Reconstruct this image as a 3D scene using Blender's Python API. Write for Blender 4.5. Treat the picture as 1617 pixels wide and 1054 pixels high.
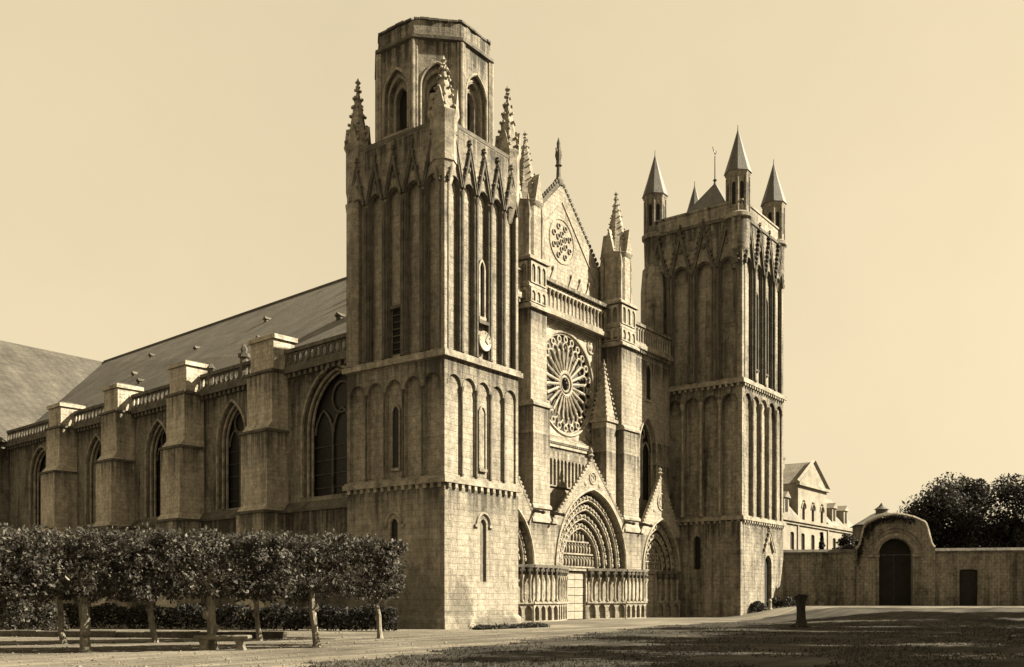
import bpy, bmesh, math, random
from mathutils import Vector
R = math.radians
for o in list(bpy.data.objects): bpy.data.objects.remove(o)
sc = bpy.context.scene
COL = sc.collection
# ------------------------------------------------------------------ camera (level, shifted up like a view camera)
FPX, PX0, PY0, CAMH = 1532.0, 790.0, 945.0, 1.73
CAMX, CAMY = -41.34, -34.88          # world: X along the west front, Y along the nave; origin = near corner of the tall tower
FW, RT = (0.8, 0.6), (0.6, -0.8)
cam = bpy.data.cameras.new('camera'); camo = bpy.data.objects.new('camera', cam); COL.objects.link(camo)
camo.location = (CAMX, CAMY, CAMH)
camo.rotation_euler = (R(90), 0, math.atan2(-FW[0], FW[1]))
cam.sensor_width = 36; cam.lens = FPX / 1617 * 36
cam.shift_x = (808.5 - PX0) / 1617; cam.shift_y = (PY0 - 527) / 1617
cam.clip_start = 0.5; cam.clip_end = 6000
sc.camera = camo
# ------------------------------------------------------------------ sky, sun, exposure
SUN_EL = R(36)
SD = Vector((0.6 * math.cos(SUN_EL), -0.8 * math.cos(SUN_EL), math.sin(SUN_EL)))
w = bpy.data.worlds.new('World'); sc.world = w; w.use_nodes = True
nt = w.node_tree; nt.nodes.clear()
sky = nt.nodes.new('ShaderNodeTexSky'); sky.sky_type = 'NISHITA'; sky.sun_disc = False
sky.sun_elevation = SUN_EL; sky.sun_rotation = math.atan2(SD.x, SD.y)
sky.air_density = 1.0; sky.dust_density = 3.0; sky.ozone_density = 1.0
bw = nt.nodes.new('ShaderNodeRGBToBW'); nt.links.new(sky.outputs[0], bw.inputs[0])
mr = nt.nodes.new('ShaderNodeMath'); mr.operation = 'MULTIPLY_ADD'      # old plate: the sky comes out as an almost even pale tone
mr.inputs[1].default_value = 0.15; mr.inputs[2].default_value = 1.60
nt.links.new(bw.outputs[0], mr.inputs[0])
mx = nt.nodes.new('ShaderNodeVectorMath'); mx.operation = 'SCALE'; mx.inputs[0].default_value = (1.0, 0.835, 0.545)
tc = nt.nodes.new('ShaderNodeTexCoord'); hz = nt.nodes.new('ShaderNodeTexNoise'); hz.inputs['Scale'].default_value = 2.2; hz.inputs['Detail'].default_value = 7; hz.inputs['Roughness'].default_value = 0.6
nt.links.new(tc.outputs['Generated'], hz.inputs['Vector'])
h2 = nt.nodes.new('ShaderNodeMath'); h2.operation = 'MULTIPLY_ADD'; h2.inputs[1].default_value = 0.22; h2.inputs[2].default_value = 0.89; nt.links.new(hz.outputs['Fac'], h2.inputs[0])
h3 = nt.nodes.new('ShaderNodeMath'); h3.operation = 'MULTIPLY'; nt.links.new(mr.outputs[0], h3.inputs[0]); nt.links.new(h2.outputs[0], h3.inputs[1])
nt.links.new(h3.outputs[0], mx.inputs['Scale'])
bg = nt.nodes.new('ShaderNodeBackground'); bg.inputs[1].default_value = 0.1
nt.links.new(mx.outputs[0], bg.inputs[0])
wo = nt.nodes.new('ShaderNodeOutputWorld'); nt.links.new(bg.outputs[0], wo.inputs[0])
sl = bpy.data.lights.new('sun', 'SUN'); sl.energy = 4.8; sl.angle = R(0.5); sl.color = (1.0, 0.91, 0.71)
slo = bpy.data.objects.new('sun', sl); COL.objects.link(slo); slo.location = (30, -60, 60)
slo.rotation_euler = SD.to_track_quat('Z', 'Y').to_euler()
sc.view_settings.view_transform = 'Standard'; sc.view_settings.look = 'None'
sc.view_settings.exposure = 2.1; sc.view_settings.gamma = 1.0
sc.render.engine = 'CYCLES'
sc.cycles.max_bounces = 5; sc.cycles.diffuse_bounces = 3; sc.cycles.transmission_bounces = 2; sc.cycles.transparent_max_bounces = 4

# ------------------------------------------------------------------ helpers
rnd = random.Random(7)
def cam2w(lat, dep): return (CAMX + dep * FW[0] + lat * RT[0], CAMY + dep * FW[1] + lat * RT[1])
def w2cam(x, y):
    dx, dy = x - CAMX, y - CAMY
    return dx * RT[0] + dy * RT[1], dx * FW[0] + dy * FW[1]
def ss(t): t = max(0.0, min(1.0, t)); return t * t * (3 - 2 * t)
def gh(x, y):                                   # the square rises gently towards the garden wall
    lat, dep = w2cam(x, y)
    return 1.0 * ss((lat - 19) / 9.0) * ss((dep - 55) / 28.0)
class Fr:                                        # wall frame: u along the wall, v outwards, z up
    def __init__(s, o, u, n, L=0): s.o, s.u, s.n, s.L = o, u, n, L
    def P(s, u, v, z): return (s.o[0] + u * s.u[0] + v * s.n[0], s.o[1] + u * s.u[1] + v * s.n[1], z)
    def rot(s): return math.atan2(s.u[1], s.u[0])
class MB:
    def __init__(s): s.v = []; s.f = []
    def add(s, vs, fs):
        k = len(s.v); s.v += [tuple(p) for p in vs]; s.f += [tuple(i + k for i in f) for f in fs]
    def box(s, x0, y0, z0, x1, y1, z1, F=None):
        vs = [(x, y, z) for z in (z0, z1) for y in (y0, y1) for x in (x0, x1)]
        if F: vs = [F.P(*p) for p in vs]
        s.add(vs, [(0, 1, 3, 2), (4, 6, 7, 5), (0, 4, 5, 1), (1, 5, 7, 3), (3, 7, 6, 2), (2, 6, 4, 0)])
    def quad(s, a, b, c, d): s.add([a, b, c, d], [(0, 1, 2, 3)])
    def rings(s, rings, cap0=True, cap1=True, closed=True):
        n = len(rings[0]); vs = [p for r in rings for p in r]; fs = []
        for i in range(len(rings) - 1):
            for j in range(n if closed else n - 1):
                a, b = i * n + j, i * n + (j + 1) % n
                fs.append((a, b, b + n, a + n))
        if cap0: fs.append(tuple(range(n - 1, -1, -1)))
        if cap1: fs.append(tuple(range((len(rings) - 1) * n, len(rings) * n)))
        s.add(vs, fs)
    def lathe(s, cx, cy, prof, n=8, ph=0.0, F=None):   # prof: (radius, z)
        rs = []
        for r, z in prof:
            ring = [(cx + r * math.cos(ph + 2 * math.pi * k / n), cy + r * math.sin(ph + 2 * math.pi * k / n), z) for k in range(n)]
            if F: ring = [F.P(*p) for p in ring]
            rs.append(ring)
        s.rings(rs)
    def tube(s, p0, p1, r0, r1=None, n=7):
        r1 = r0 if r1 is None else r1
        a, b = Vector(p0), Vector(p1); d = (b - a).normalized()
        t = Vector((0, 0, 1)) if abs(d.z) < 0.9 else Vector((1, 0, 0))
        e = d.cross(t).normalized(); g = d.cross(e)
        mk = lambda c, r: [tuple(c + e * (r * math.cos(2 * math.pi * k / n)) + g * (r * math.sin(2 * math.pi * k / n))) for k in range(n)]
        s.rings([mk(a, r0), mk(b, r1)])
    def sweep(s, pts, r, n=6, closed=False):
        P = [Vector(p) for p in pts]; m = len(P); rs = []; ref = None
        for i in range(m):
            if closed: d = P[(i + 1) % m] - P[i - 1]
            else: d = P[min(i + 1, m - 1)] - P[max(i - 1, 0)]
            d.normalize()
            if ref is None:
                t = Vector((0, 0, 1)) if abs(d.z) < 0.8 else Vector((1, 0.3, 0)); ref = d.cross(t).normalized()
            e = (ref - d * ref.dot(d)).normalized(); ref = e; g = d.cross(e)
            rr = r[i] if isinstance(r, (list, tuple)) else r
            rs.append([tuple(P[i] + e * (rr * math.cos(2 * math.pi * k / n)) + g * (rr * math.sin(2 * math.pi * k / n))) for k in range(n)])
        if closed: rs.append(rs[0]); s.rings(rs, False, False)
        else: s.rings(rs)
    def blob(s, c, r, n=6, m=4, F=None):
        if not isinstance(r, tuple): r = (r, r, r)
        rs = []
        for i in range(m + 1):
            a = -math.pi / 2 + math.pi * (0.08 + 0.84 * i / m)
            ring = [(c[0] + r[0] * math.cos(a) * math.cos(2 * math.pi * k / n), c[1] + r[1] * math.cos(a) * math.sin(2 * math.pi * k / n), c[2] + r[2] * math.sin(a)) for k in range(n)]
            if F: ring = [F.P(*p) for p in ring]
            rs.append(ring)
        s.rings(rs)
    def prism(s, poly, F, v0, v1):               # poly in (u, z)
        s.rings([[F.P(u, v0, z) for u, z in poly], [F.P(u, v1, z) for u, z in poly]])
    def build(s, name, mat, parent=None, loc=None, rz=0.0, smooth=35):
        return link(s.mesh(name, mat, smooth), name, parent, loc, rz)
    def mesh(s, name, mat, smooth=35):
        me = bpy.data.meshes.new(name); me.from_pydata(s.v, [], s.f)
        if smooth:
            bm = bmesh.new(); bm.from_mesh(me); bmesh.ops.recalc_face_normals(bm, faces=bm.faces); bm.to_mesh(me); bm.free()
            me.shade_smooth(); me.set_sharp_from_angle(angle=R(smooth))
        me.materials.append(mat); return me
def link(me, name, parent=None, loc=None, rz=0.0):
    o = bpy.data.objects.new(name, me); COL.objects.link(o)
    if parent: o.parent = parent
    if loc: o.location = loc
    o.rotation_euler = (0, 0, rz)
    return o
def empty(name, loc=(0, 0, 0), rz=0):
    o = bpy.data.objects.new(name, None); COL.objects.link(o); o.location = loc; o.rotation_euler = (0, 0, rz); return o
def tag(o, label, cat, group=None, kind=None):
    if label: o['label'] = label
    if cat: o['category'] = cat
    if group: o['group'] = group
    if kind: o['kind'] = kind
    return o
def arch(c, h, zs, rise, n=7):
    if rise < h * .999:                          # flattened: elliptical
        return [(c - h * math.cos(math.pi * i / (2 * n)), zs + rise * math.sin(math.pi * i / (2 * n))) for i in range(2 * n + 1)]
    e = (rise * rise - h * h) / (2 * h); rad = h + e
    a1 = math.acos(max(-1, min(1, -e / rad)))
    L = []
    for i in range(n + 1):
        a = math.pi + (a1 - math.pi) * i / n
        L.append((c + e + rad * math.cos(a), zs + rad * math.sin(a)))
    L[0] = (c - h, zs); L[-1] = (c, zs + rise)
    return L + [(2 * c - u, z) for u, z in L[-2::-1]]
def screen(mb, F, u0, u1, z0, z1, bays, vf, vb, n=7, ends=False):
    """a wall slab with arched openings; bays = (centre, half width, bottom, springing, rise); z1 may be a function of u"""
    zt = z1 if callable(z1) else (lambda u: z1)
    P = F.P
    def rect(a, b, za, zb=None):
        if b - a < 1e-4: return
        mb.quad(P(a, vf, za), P(b, vf, za), P(b, vf, zt(b) if zb is None else zb), P(a, vf, zt(a) if zb is None else zb))
    cur = u0
    for (c, h, zb, zs, rise) in sorted(bays):
        rect(cur, c - h, z0)
        if zb > z0 + 1e-4: rect(c - h, c + h, z0, zb); mb.quad(P(c - h, vf, zb), P(c + h, vf, zb), P(c + h, vb, zb), P(c - h, vb, zb))
        A = arch(c, h, zs, rise, n)
        for (ua, za), (ub, zb2) in zip(A, A[1:]):
            mb.quad(P(ua, vf, za), P(ub, vf, zb2), P(ub, vf, zt(ub)), P(ua, vf, zt(ua)))
            mb.quad(P(ua, vf, za), P(ub, vf, zb2), P(ub, vb, zb2), P(ua, vb, za))
        for u in (c - h, c + h): mb.quad(P(u, vf, zb), P(u, vf, zs), P(u, vb, zs), P(u, vb, zb))
        cur = c + h
    rect(cur, u1, z0)
    if ends:
        for u in (u0, u1): mb.quad(P(u, vf, z0), P(u, vf, zt(u)), P(u, vb, zt(u)), P(u, vb, z0))
        mid = 0.5 * (u0 + u1)
        for a, b in ((u0, mid), (mid, u1)): mb.quad(P(a, vf, zt(a)), P(b, vf, zt(b)), P(b, vb, zt(b)), P(a, vb, zt(a)))
def pane(F, c, h, zb, zs, rise, v, mat, parent, name='window'):
    mb = MB(); A = arch(c, h, zs, rise, 7)
    mb.prism([(c - h, zb)] + A + [(c + h, zb)], F, v - 0.05, v)
    return mb.build(name, mat, parent)

# ------------------------------------------------------------------ materials
def ramp(nt, fac, stops):
    r = nt.nodes.new('ShaderNodeValToRGB')
    while len(r.color_ramp.elements) > 2: r.color_ramp.elements.remove(r.color_ramp.elements[-1])
    for i, (p, c) in enumerate(stops):
        e = r.color_ramp.elements[i] if i < 2 else r.color_ramp.elements.new(p)
        e.position = p; e.color = (c, c, c, 1) if not isinstance(c, tuple) else (*c, 1)
    nt.links.new(fac, r.inputs[0]); return r.outputs[0]
TINT = (1.0, 0.885, 0.70)
def tone(v, t=TINT): return (v * t[0], v * t[1], v * t[2])
class M:
    def __init__(s, name, rough=0.9, spec=0.2):
        s.m = bpy.data.materials.new(name); s.m.use_nodes = True; s.nt = s.m.node_tree
        s.b = s.nt.nodes['Principled BSDF']; s.b.inputs['Roughness'].default_value = rough
        s.b.inputs['Specular IOR Level'].default_value = spec
        g = s.nt.nodes.new('ShaderNodeNewGeometry'); s.geo = g; s.pos = g.outputs['Position']
    def mapv(s, sx, sy, sz):
        k = s.nt.nodes.new('ShaderNodeVectorMath'); k.operation = 'MULTIPLY'; k.inputs[1].default_value = (sx, sy, sz)
        s.nt.links.new(s.pos, k.inputs[0]); return k.outputs[0]
    def noise(s, vec, scale, detail=4, rough=0.55):
        t = s.nt.nodes.new('ShaderNodeTexNoise'); t.inputs['Scale'].default_value = scale; t.inputs['Detail'].default_value = detail
        t.inputs['Roughness'].default_value = rough; s.nt.links.new(vec, t.inputs['Vector']); return t.outputs['Fac']
    def math(s, op, a, b=None):
        t = s.nt.nodes.new('ShaderNodeMath'); t.operation = op
        for i, q in enumerate((a, b)):
            if q is None: continue
            if isinstance(q, (int, float)): t.inputs[i].default_value = q
            else: s.nt.links.new(q, t.inputs[i])
        return t.outputs[0]
    def mixc(s, fac, a, b, mode='MIX'):
        t = s.nt.nodes.new('ShaderNodeMix'); t.data_type = 'RGBA'; t.blend_type = mode
        for i, q in ((0, fac), (6, a), (7, b)):
            if isinstance(q, (int, float)): t.inputs[i].default_value = q
            elif isinstance(q, tuple): t.inputs[i].default_value = (*q, 1)
            else: s.nt.links.new(q, t.inputs[i])
        return t.outputs[2]
    def color(s, c):
        if isinstance(c, tuple): s.b.inputs['Base Color'].default_value = (*c, 1)
        else: s.nt.links.new(c, s.b.inputs['Base Color'])
    def bump(s, h, dist=0.03, strength=0.6):
        t = s.nt.nodes.new('ShaderNodeBump'); t.inputs['Distance'].default_value = dist; t.inputs['Strength'].default_value = strength
        s.nt.links.new(h, t.inputs['Height']); s.nt.links.new(t.outputs[0], s.b.inputs['Normal'])
def stone(name, base, dark, stain=0.5, bw_=0.75, bh=0.34, seed=0.0, damp_and_shade=(), mortar=0.74, ledges=()):
    k = M(name)
    sep = k.nt.nodes.new('ShaderNodeSeparateXYZ'); k.nt.links.new(k.pos, sep.inputs[0])
    u = k.math('ADD', sep.outputs[0], sep.outputs[1])
    cmb = k.nt.nodes.new('ShaderNodeCombineXYZ'); k.nt.links.new(u, cmb.inputs[0]); k.nt.links.new(sep.outputs[2], cmb.inputs[1])
    wn = k.nt.nodes.new('ShaderNodeTexNoise'); wn.inputs['Scale'].default_value = 1.7; wn.inputs['Detail'].default_value = 3; k.nt.links.new(k.pos, wn.inputs['Vector'])
    wv = k.nt.nodes.new('ShaderNodeVectorMath'); wv.operation = 'MULTIPLY_ADD'; wv.inputs[1].default_value = (.1, .1, 0); k.nt.links.new(wn.outputs['Color'], wv.inputs[0]); k.nt.links.new(cmb.outputs[0], wv.inputs[2])
    br = k.nt.nodes.new('ShaderNodeTexBrick'); k.nt.links.new(wv.outputs[0], br.inputs['Vector'])     # joints are never ruler straight
    br.inputs['Scale'].default_value = 1.0; br.inputs['Brick Width'].default_value = bw_; br.inputs['Row Height'].default_value = bh
    br.inputs['Mortar Size'].default_value = 0.018; br.inputs['Mortar Smooth'].default_value = 0.4; br.inputs['Bias'].default_value = 0.0
    br.inputs['Color1'].default_value = (*tone(base * 1.04), 1); br.inputs['Color2'].default_value = (*tone(base * 0.90), 1)
    br.inputs['Mortar'].default_value = (*tone(base * mortar), 1)
    off = k.nt.nodes.new('ShaderNodeVectorMath'); off.inputs[1].default_value = (seed, seed * 2.3, seed * .7); k.nt.links.new(k.pos, off.inputs[0])
    k.pos = off.outputs[0]
    n1 = k.noise(k.mapv(1, 1, 0.5), 0.30, 7, 0.68)                  # broad soot patches
    n2 = k.noise(k.mapv(1, 1, 0.07), 1.9, 6, 0.68)                  # rain streaks
    n3 = k.noise(k.mapv(1, 1, 0.8), 2.6, 8, 0.75)                   # blotches
    n4 = k.noise(k.mapv(1, 1, 1), 11.0, 5, 0.8)                     # pitted surface
    n5 = k.noise(k.mapv(1, 1, 2.2), 0.9, 4, 0.6)                    # replaced and discoloured courses
    s1 = ramp(k.nt, n1, [(0.44, 0.0), (0.64, 1.0)]); s2 = ramp(k.nt, n2, [(0.47, 0.0), (0.68, 1.0)]); s5 = ramp(k.nt, n5, [(0.55, 0.0), (0.62, 1.0)])
    st = k.math('ADD', k.math('MULTIPLY', s1, 0.62 * stain), k.math('MULTIPLY', s2, 0.62 * stain))
    st = k.math('MINIMUM', k.math('ADD', st, k.math('MULTIPLY', s5, 0.22 * stain)), 0.92)
    if ledges:
        strk = ramp(k.nt, k.noise(k.mapv(1, 1, 0.03), 2.6, 6, 0.7), [(0.42, 0.0), (0.6, 1.0)]); drip = k.math('ADD', 0.7, k.math('MULTIPLY', k.noise(k.mapv(1, 1, 0.02), 1.1, 4, .7), 3.2))
        for zl in ledges:
            dz = k.math('SUBTRACT', zl, sep.outputs[2]); on = k.math('GREATER_THAN', dz, 0.0)
            f = k.math('MAXIMUM', k.math('SUBTRACT', 1.0, k.math('DIVIDE', dz, drip)), 0.0)
            st = k.math('MINIMUM', k.math('ADD', st, k.math('MULTIPLY', k.math('MULTIPLY', f, on), k.math('MULTIPLY', k.math('ADD', strk, 0.25), 0.75))), 0.94)
    for (sx, sy, sz, rx, rz_) in damp_and_shade:                             # ragged dark patches: damp on the tower, painted shade on the flank
        d = k.nt.nodes.new('ShaderNodeVectorMath'); d.operation = 'SUBTRACT'; k.nt.links.new(k.geo.outputs['Position'], d.inputs[0]); d.inputs[1].default_value = (sx, sy, sz)
        e = k.nt.nodes.new('ShaderNodeVectorMath'); e.operation = 'MULTIPLY'; k.nt.links.new(d.outputs[0], e.inputs[0]); e.inputs[1].default_value = (1 / rx, 1 / rx, 1 / rz_)
        ln = k.nt.nodes.new('ShaderNodeVectorMath'); ln.operation = 'LENGTH'; k.nt.links.new(e.outputs[0], ln.inputs[0])
        v = k.math('ADD', ln.outputs['Value'], k.math('MULTIPLY', k.math('SUBTRACT', k.noise(k.mapv(1, 1, 1), 1.2, 5, .7), .5), 1.6))
        st = k.math('MAXIMUM', st, ramp(k.nt, v, [(0.75, .62), (1.1, 0.0)]))
    c = k.mixc(st, br.outputs['Color'], tone(dark))
    c = k.mixc(1.0, c, ramp(k.nt, n3, [(0.28, 0.50), (0.70, 1.32)]), 'MULTIPLY')
    c = k.mixc(1.0, c, ramp(k.nt, n4, [(0.3, 0.62), (0.68, 1.28)]), 'MULTIPLY')
    k.color(c)
    k.bump(k.math('ADD', k.math('MULTIPLY', br.outputs['Fac'], -0.5), k.math('ADD', k.math('MULTIPLY', n4, 1.3), k.math('MULTIPLY', n3, 1.6))), 0.06, 0.8)
    return k.m
def plain(name, v, var=0.25, scale=2.0, rough=0.85, spec=0.2, bump=0.02, tint=TINT, stretch=(1, 1, 1)):
    k = M(name, rough, spec); n = k.noise(k.mapv(*stretch), scale, 6, 0.65)
    c = k.mixc(1.0, tone(v, tint), ramp(k.nt, n, [(0.3, 1 - var * 1.2), (0.7, 1 + var)]), 'MULTIPLY')
    k.color(k.mixc(1.0, c, ramp(k.nt, k.noise(k.mapv(*stretch), scale * 6, 5, .75), [(0.3, 1 - var * .8), (0.7, 1 + var * .7)]), 'MULTIPLY'))
    if bump: k.bump(k.noise(k.mapv(*stretch), scale * 4, 4), bump, 0.6)
    return k.m
S_TOWER = stone('limestone_tower', 0.29, 0.045, 0.66, seed=3.0, ledges=(8.2, 15.2, 28.3), damp_and_shade=[(1.5, -.2, 1.3, 1.2, 1.7), (4.6, -.2, .1, 2.6, 1.0), (0, 2.2, 1.2, 2.6, 2.7), (0, 6.5, .8, 2.4, 2.2)])
S_BELF = stone('limestone_belfry', 0.275, 0.035, 0.85, seed=23.0, ledges=(28.3, 33.8, 35.0))
S_SOUTH = stone('limestone_weathered', 0.275, 0.035, 0.9, seed=19.0, ledges=(8.8, 21.1, 36.0))
S_FRONT = stone('limestone_front', 0.29, 0.05, 0.52, seed=31.0, ledges=(7.3, 14.0, 16.0, 23.2, 24.0, 26.8))
S_BUTT = stone('limestone_buttress', 0.45, 0.07, 0.6, 0.6, 0.3, seed=53.0, ledges=(7.4, 12.8, 16.8))
S_FLANK = stone('limestone_flank', 0.22, 0.03, 0.9, 0.6, 0.3, seed=47.0, ledges=(7.4, 16.6), damp_and_shade=[(wx_, y_, 1.0, 4.2, 3.0) for wx_, y_ in ((1.4, 11), (2.2, 18), (3, 25), (3.7, 32), (4.4, 39), (5, 46), (5.6, 53), (6.2, 60))])  # patches paint the shade beneath the trees onto the wall foot
S_TRIM = plain('carved_stone', 0.20, 0.5, 1.8, bump=0.05)
S_SOOT = plain('sooty_carved_stone', 0.075, 0.5, 1.4, bump=0.05)
S_PALE = plain('pale_carved_stone', 0.235, 0.42, 1.6, bump=0.05)
S_WALL = stone('rubble_wall', 0.23, 0.035, 0.95, 0.27, 0.3, seed=71.0, mortar=0.62)
GLASS = plain('dark_leaded_glass', 0.012, 0.5, 6.0, rough=0.45, spec=0.15, bump=0.01)
RGLASS = plain('dusty_rose_glass', 0.055, 0.5, 5.0, rough=0.4, spec=0.4, bump=0.01)
SHUT = plain('grey_shutter', 0.11, 0.5, 2.0)
VOID = plain('dark_louvre', 0.01, 0.4, 3.0, rough=0.8, bump=0.0)
DOORW = plain('pale_weathered_wood', 0.22, 0.3, 1.2, stretch=(1, 1, 6), bump=0.02)
DOORD = plain('dark_wood', 0.014, 0.3, 2.0, bump=0.02)
SLATE = plain('slate', 0.055, 0.35, 1.5, rough=0.6, spec=0.4, bump=0.03)
METAL = plain('iron', 0.025, 0.2, 4.0, rough=0.6, spec=0.4)
CLOCKW = plain('enamel_dial', 0.24, 0.2, 3.0, rough=0.5)
PLASTER = plain('pale_plaster', 0.19, 0.3, 0.7, bump=0.01)
BARK = plain('pale_bark', 0.17, 0.5, 3.0, stretch=(3, 3, 1), bump=0.05)
BARKD = plain('dark_bark', 0.03, 0.5, 3.0, stretch=(3, 3, 1), bump=0.05)
BENCHS = plain('bench_stone', 0.12, 0.4, 4.0, bump=0.02)
def roofmat(name, v, course=0.16):
    k = M(name, 0.8, 0.3)
    sep = k.nt.nodes.new('ShaderNodeSeparateXYZ'); k.nt.links.new(k.pos, sep.inputs[0])
    cmb = k.nt.nodes.new('ShaderNodeCombineXYZ'); k.nt.links.new(k.math('ADD', sep.outputs[1], k.math('MULTIPLY', sep.outputs[0], 0.3)), cmb.inputs[0]); k.nt.links.new(sep.outputs[2], cmb.inputs[1])
    br = k.nt.nodes.new('ShaderNodeTexBrick'); k.nt.links.new(cmb.outputs[0], br.inputs['Vector'])
    br.inputs['Scale'].default_value = 1; br.inputs['Brick Width'].default_value = 0.3; br.inputs['Row Height'].default_value = course; br.inputs['Mortar Size'].default_value = 0.012
    br.inputs['Color1'].default_value = (*tone(v * 1.15), 1); br.inputs['Color2'].default_value = (*tone(v * 0.8), 1); br.inputs['Mortar'].default_value = (*tone(v * 0.5), 1)
    n = k.noise(k.mapv(1, 1, 1), 0.35, 7, 0.7); n2 = k.noise(k.mapv(1, 1, 1), 5.0, 5, 0.75)
    c = k.mixc(1.0, br.outputs['Color'], ramp(k.nt, n, [(0.32, 0.55), (0.68, 1.35)]), 'MULTIPLY')
    c = k.mixc(1.0, c, ramp(k.nt, n2, [(0.3, 0.7), (0.75, 1.3)]), 'MULTIPLY')
    k.color(c); k.bump(k.math('ADD', br.outputs['Fac'], n2), 0.03, 0.6); return k.m
ROOF = roofmat('old_roof_tile', 0.085)
ROOF2 = roofmat('transept_tile_dimmed', 0.06)  # nave tile with a darkened colour, offsetting the sun on this slope
HROOF = roofmat('house_slate', 0.17)
def leafmat(name, v, tr=0.35):
    k = M(name, 0.6, 0.3)
    r = k.geo.outputs['Random Per Island']
    k.color(ramp(k.nt, r, [(0.0, tone(v * 0.55)), (0.7, tone(v * 1.05)), (1.0, tone(v * 3.4))]))  # brightest tone paints sun glints onto a few leaves
    t = k.nt.nodes.new('ShaderNodeBsdfTranslucent'); t.inputs[0].default_value = (*tone(v * 1.3), 1)
    mix = k.nt.nodes.new('ShaderNodeMixShader'); mix.inputs[0].default_value = tr
    k.nt.links.new(k.b.outputs[0], mix.inputs[1]); k.nt.links.new(t.outputs[0], mix.inputs[2])
    k.nt.links.new(mix.outputs[0], k.nt.nodes['Material Output'].inputs[0]); return k.m
LEAF = leafmat('lime_leaf', 0.038)
LEAFD = leafmat('dark_leaf', 0.018)
LEAFH = leafmat('hedge_leaf', 0.012)
def groundmat(name, v, a, b, sc1, sc2):
    k = M(name, 0.95, 0.1)
    n1 = k.noise(k.mapv(1, 1, 0), sc1, 6, 0.6); n2 = k.noise(k.mapv(1, 1, 0), sc2, 6, 0.75); n3 = k.noise(k.mapv(1, 1, 0), sc2 * 6, 3, 0.7)
    c = k.mixc(1.0, tone(v), ramp(k.nt, n1, [(0.3, a), (0.7, b)]), 'MULTIPLY')
    c = k.mixc(1.0, c, ramp(k.nt, n2, [(0.3, 0.7), (0.7, 1.25)]), 'MULTIPLY')
    c = k.mixc(1.0, c, ramp(k.nt, n3, [(0.25, 0.75), (0.75, 1.2)]), 'MULTIPLY')
    mp = k.nt.nodes.new('ShaderNodeMapping'); mp.inputs['Rotation'].default_value = (0, 0, math.atan2(.8, .6)); mp.inputs['Scale'].default_value = (.05, 1.1, 0); k.nt.links.new(k.pos, mp.inputs['Vector'])
    c = k.mixc(1.0, c, ramp(k.nt, k.noise(mp.outputs[0], 1.0, 5, .65), [(0.35, 0.55), (0.62, 1.2)]), 'MULTIPLY')     # cart tracks along the square
    k.color(c); k.bump(k.math('ADD', n2, n3), 0.05, 0.8); return k.m
GRAVEL = groundmat('gravel', 0.125, 0.5, 1.35, 0.16, 1.3)
TURF = groundmat('turf', 0.034, 0.35, 1.9, 0.22, 1.7)

# ------------------------------------------------------------------ ground
def sheet(name, lats, deps, dz, mat, keep=None):
    mb = MB(); nl, nd = len(lats), len(deps)
    vs = []
    for d in deps:
        for l in lats:
            x, y = cam2w(l, d); vs.append((x, y, gh(x, y) + dz))
    fs = []
    for i in range(nd - 1):
        for j in range(nl - 1):
            if keep is None or keep(0.5 * (lats[j] + lats[j + 1]), 0.5 * (deps[i] + deps[i + 1])):
                fs.append((i * nl + j, i * nl + j + 1, (i + 1) * nl + j + 1, (i + 1) * nl + j))
    mb.add(vs, fs)
    o = mb.build(name, mat, smooth=60); o['kind'] = 'structure'; return o
fr_ = lambda a, b, n: [a + (b - a) * i / n for i in range(n + 1)]
LATS = [-1800, -400, -150] + fr_(-80, 18, 14) + fr_(19, 30, 22) + fr_(33, 90, 10) + [150, 400, 1800]
DEPS = [-300, -60, 0] + fr_(8, 52, 10) + fr_(54, 84, 30) + fr_(88, 130, 8) + [180, 400, 1500, 3500]
sheet('ground', LATS, DEPS, 0.0, GRAVEL)
def lawn_edge(dep):       # left edge (metres right of the lens axis) of the turf in front of the church
    return 1.5 + (dep - 40) * 0.42 if dep < 60 else 9.9 + (dep - 60) * 0.62
def lawn_ok(l, d):
    w_ = 0.5 * math.sin(d * 0.9) + 0.35 * math.sin(d * 2.3 + 1)
    return d < 79 + 0.6 * math.sin(l * 0.5) and l > lawn_edge(d) + w_
sheet('lawn', fr_(-14, 60, 170), fr_(16, 82, 150), 0.006, TURF, lawn_ok)

# ------------------------------------------------------------------ the cathedral
CATH = empty('cathedral')
tag(CATH, 'stone cathedral with two unequal square towers, rose window and three gabled portals', 'cathedral')
def quad_faces(x0, y0, x1, y1):
    return [Fr((x0, y0), (1, 0), (0, -1), x1 - x0), Fr((x0, y1), (0, -1), (-1, 0), y1 - y0),
            Fr((x1, y0), (0, 1), (1, 0), y1 - y0), Fr((x1, y1), (-1, 0), (0, 1), x1 - x0)]
def shaft_mesh(h, r, mat, triple=True):
    mb = MB()
    for (dx, dy, k) in ([(0, -0.9 * r, 1.0), (-1.9 * r, 0.4 * r, 0.8), (1.9 * r, 0.4 * r, 0.8)] if triple else [(0, -0.6 * r, 1.0)]):
        q = r * k
        mb.lathe(dx, dy, [(q * 1.7, 0), (q * 1.7, q), (q * 1.05, q * 2.2), (q, h * 0.5), (q, h - q * 4.5), (q * 1.2, h - q * 4), (q * 1.9, h - q), (q * 2.0, h)], 8)
    return mb.mesh('colonnette', mat)
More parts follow.
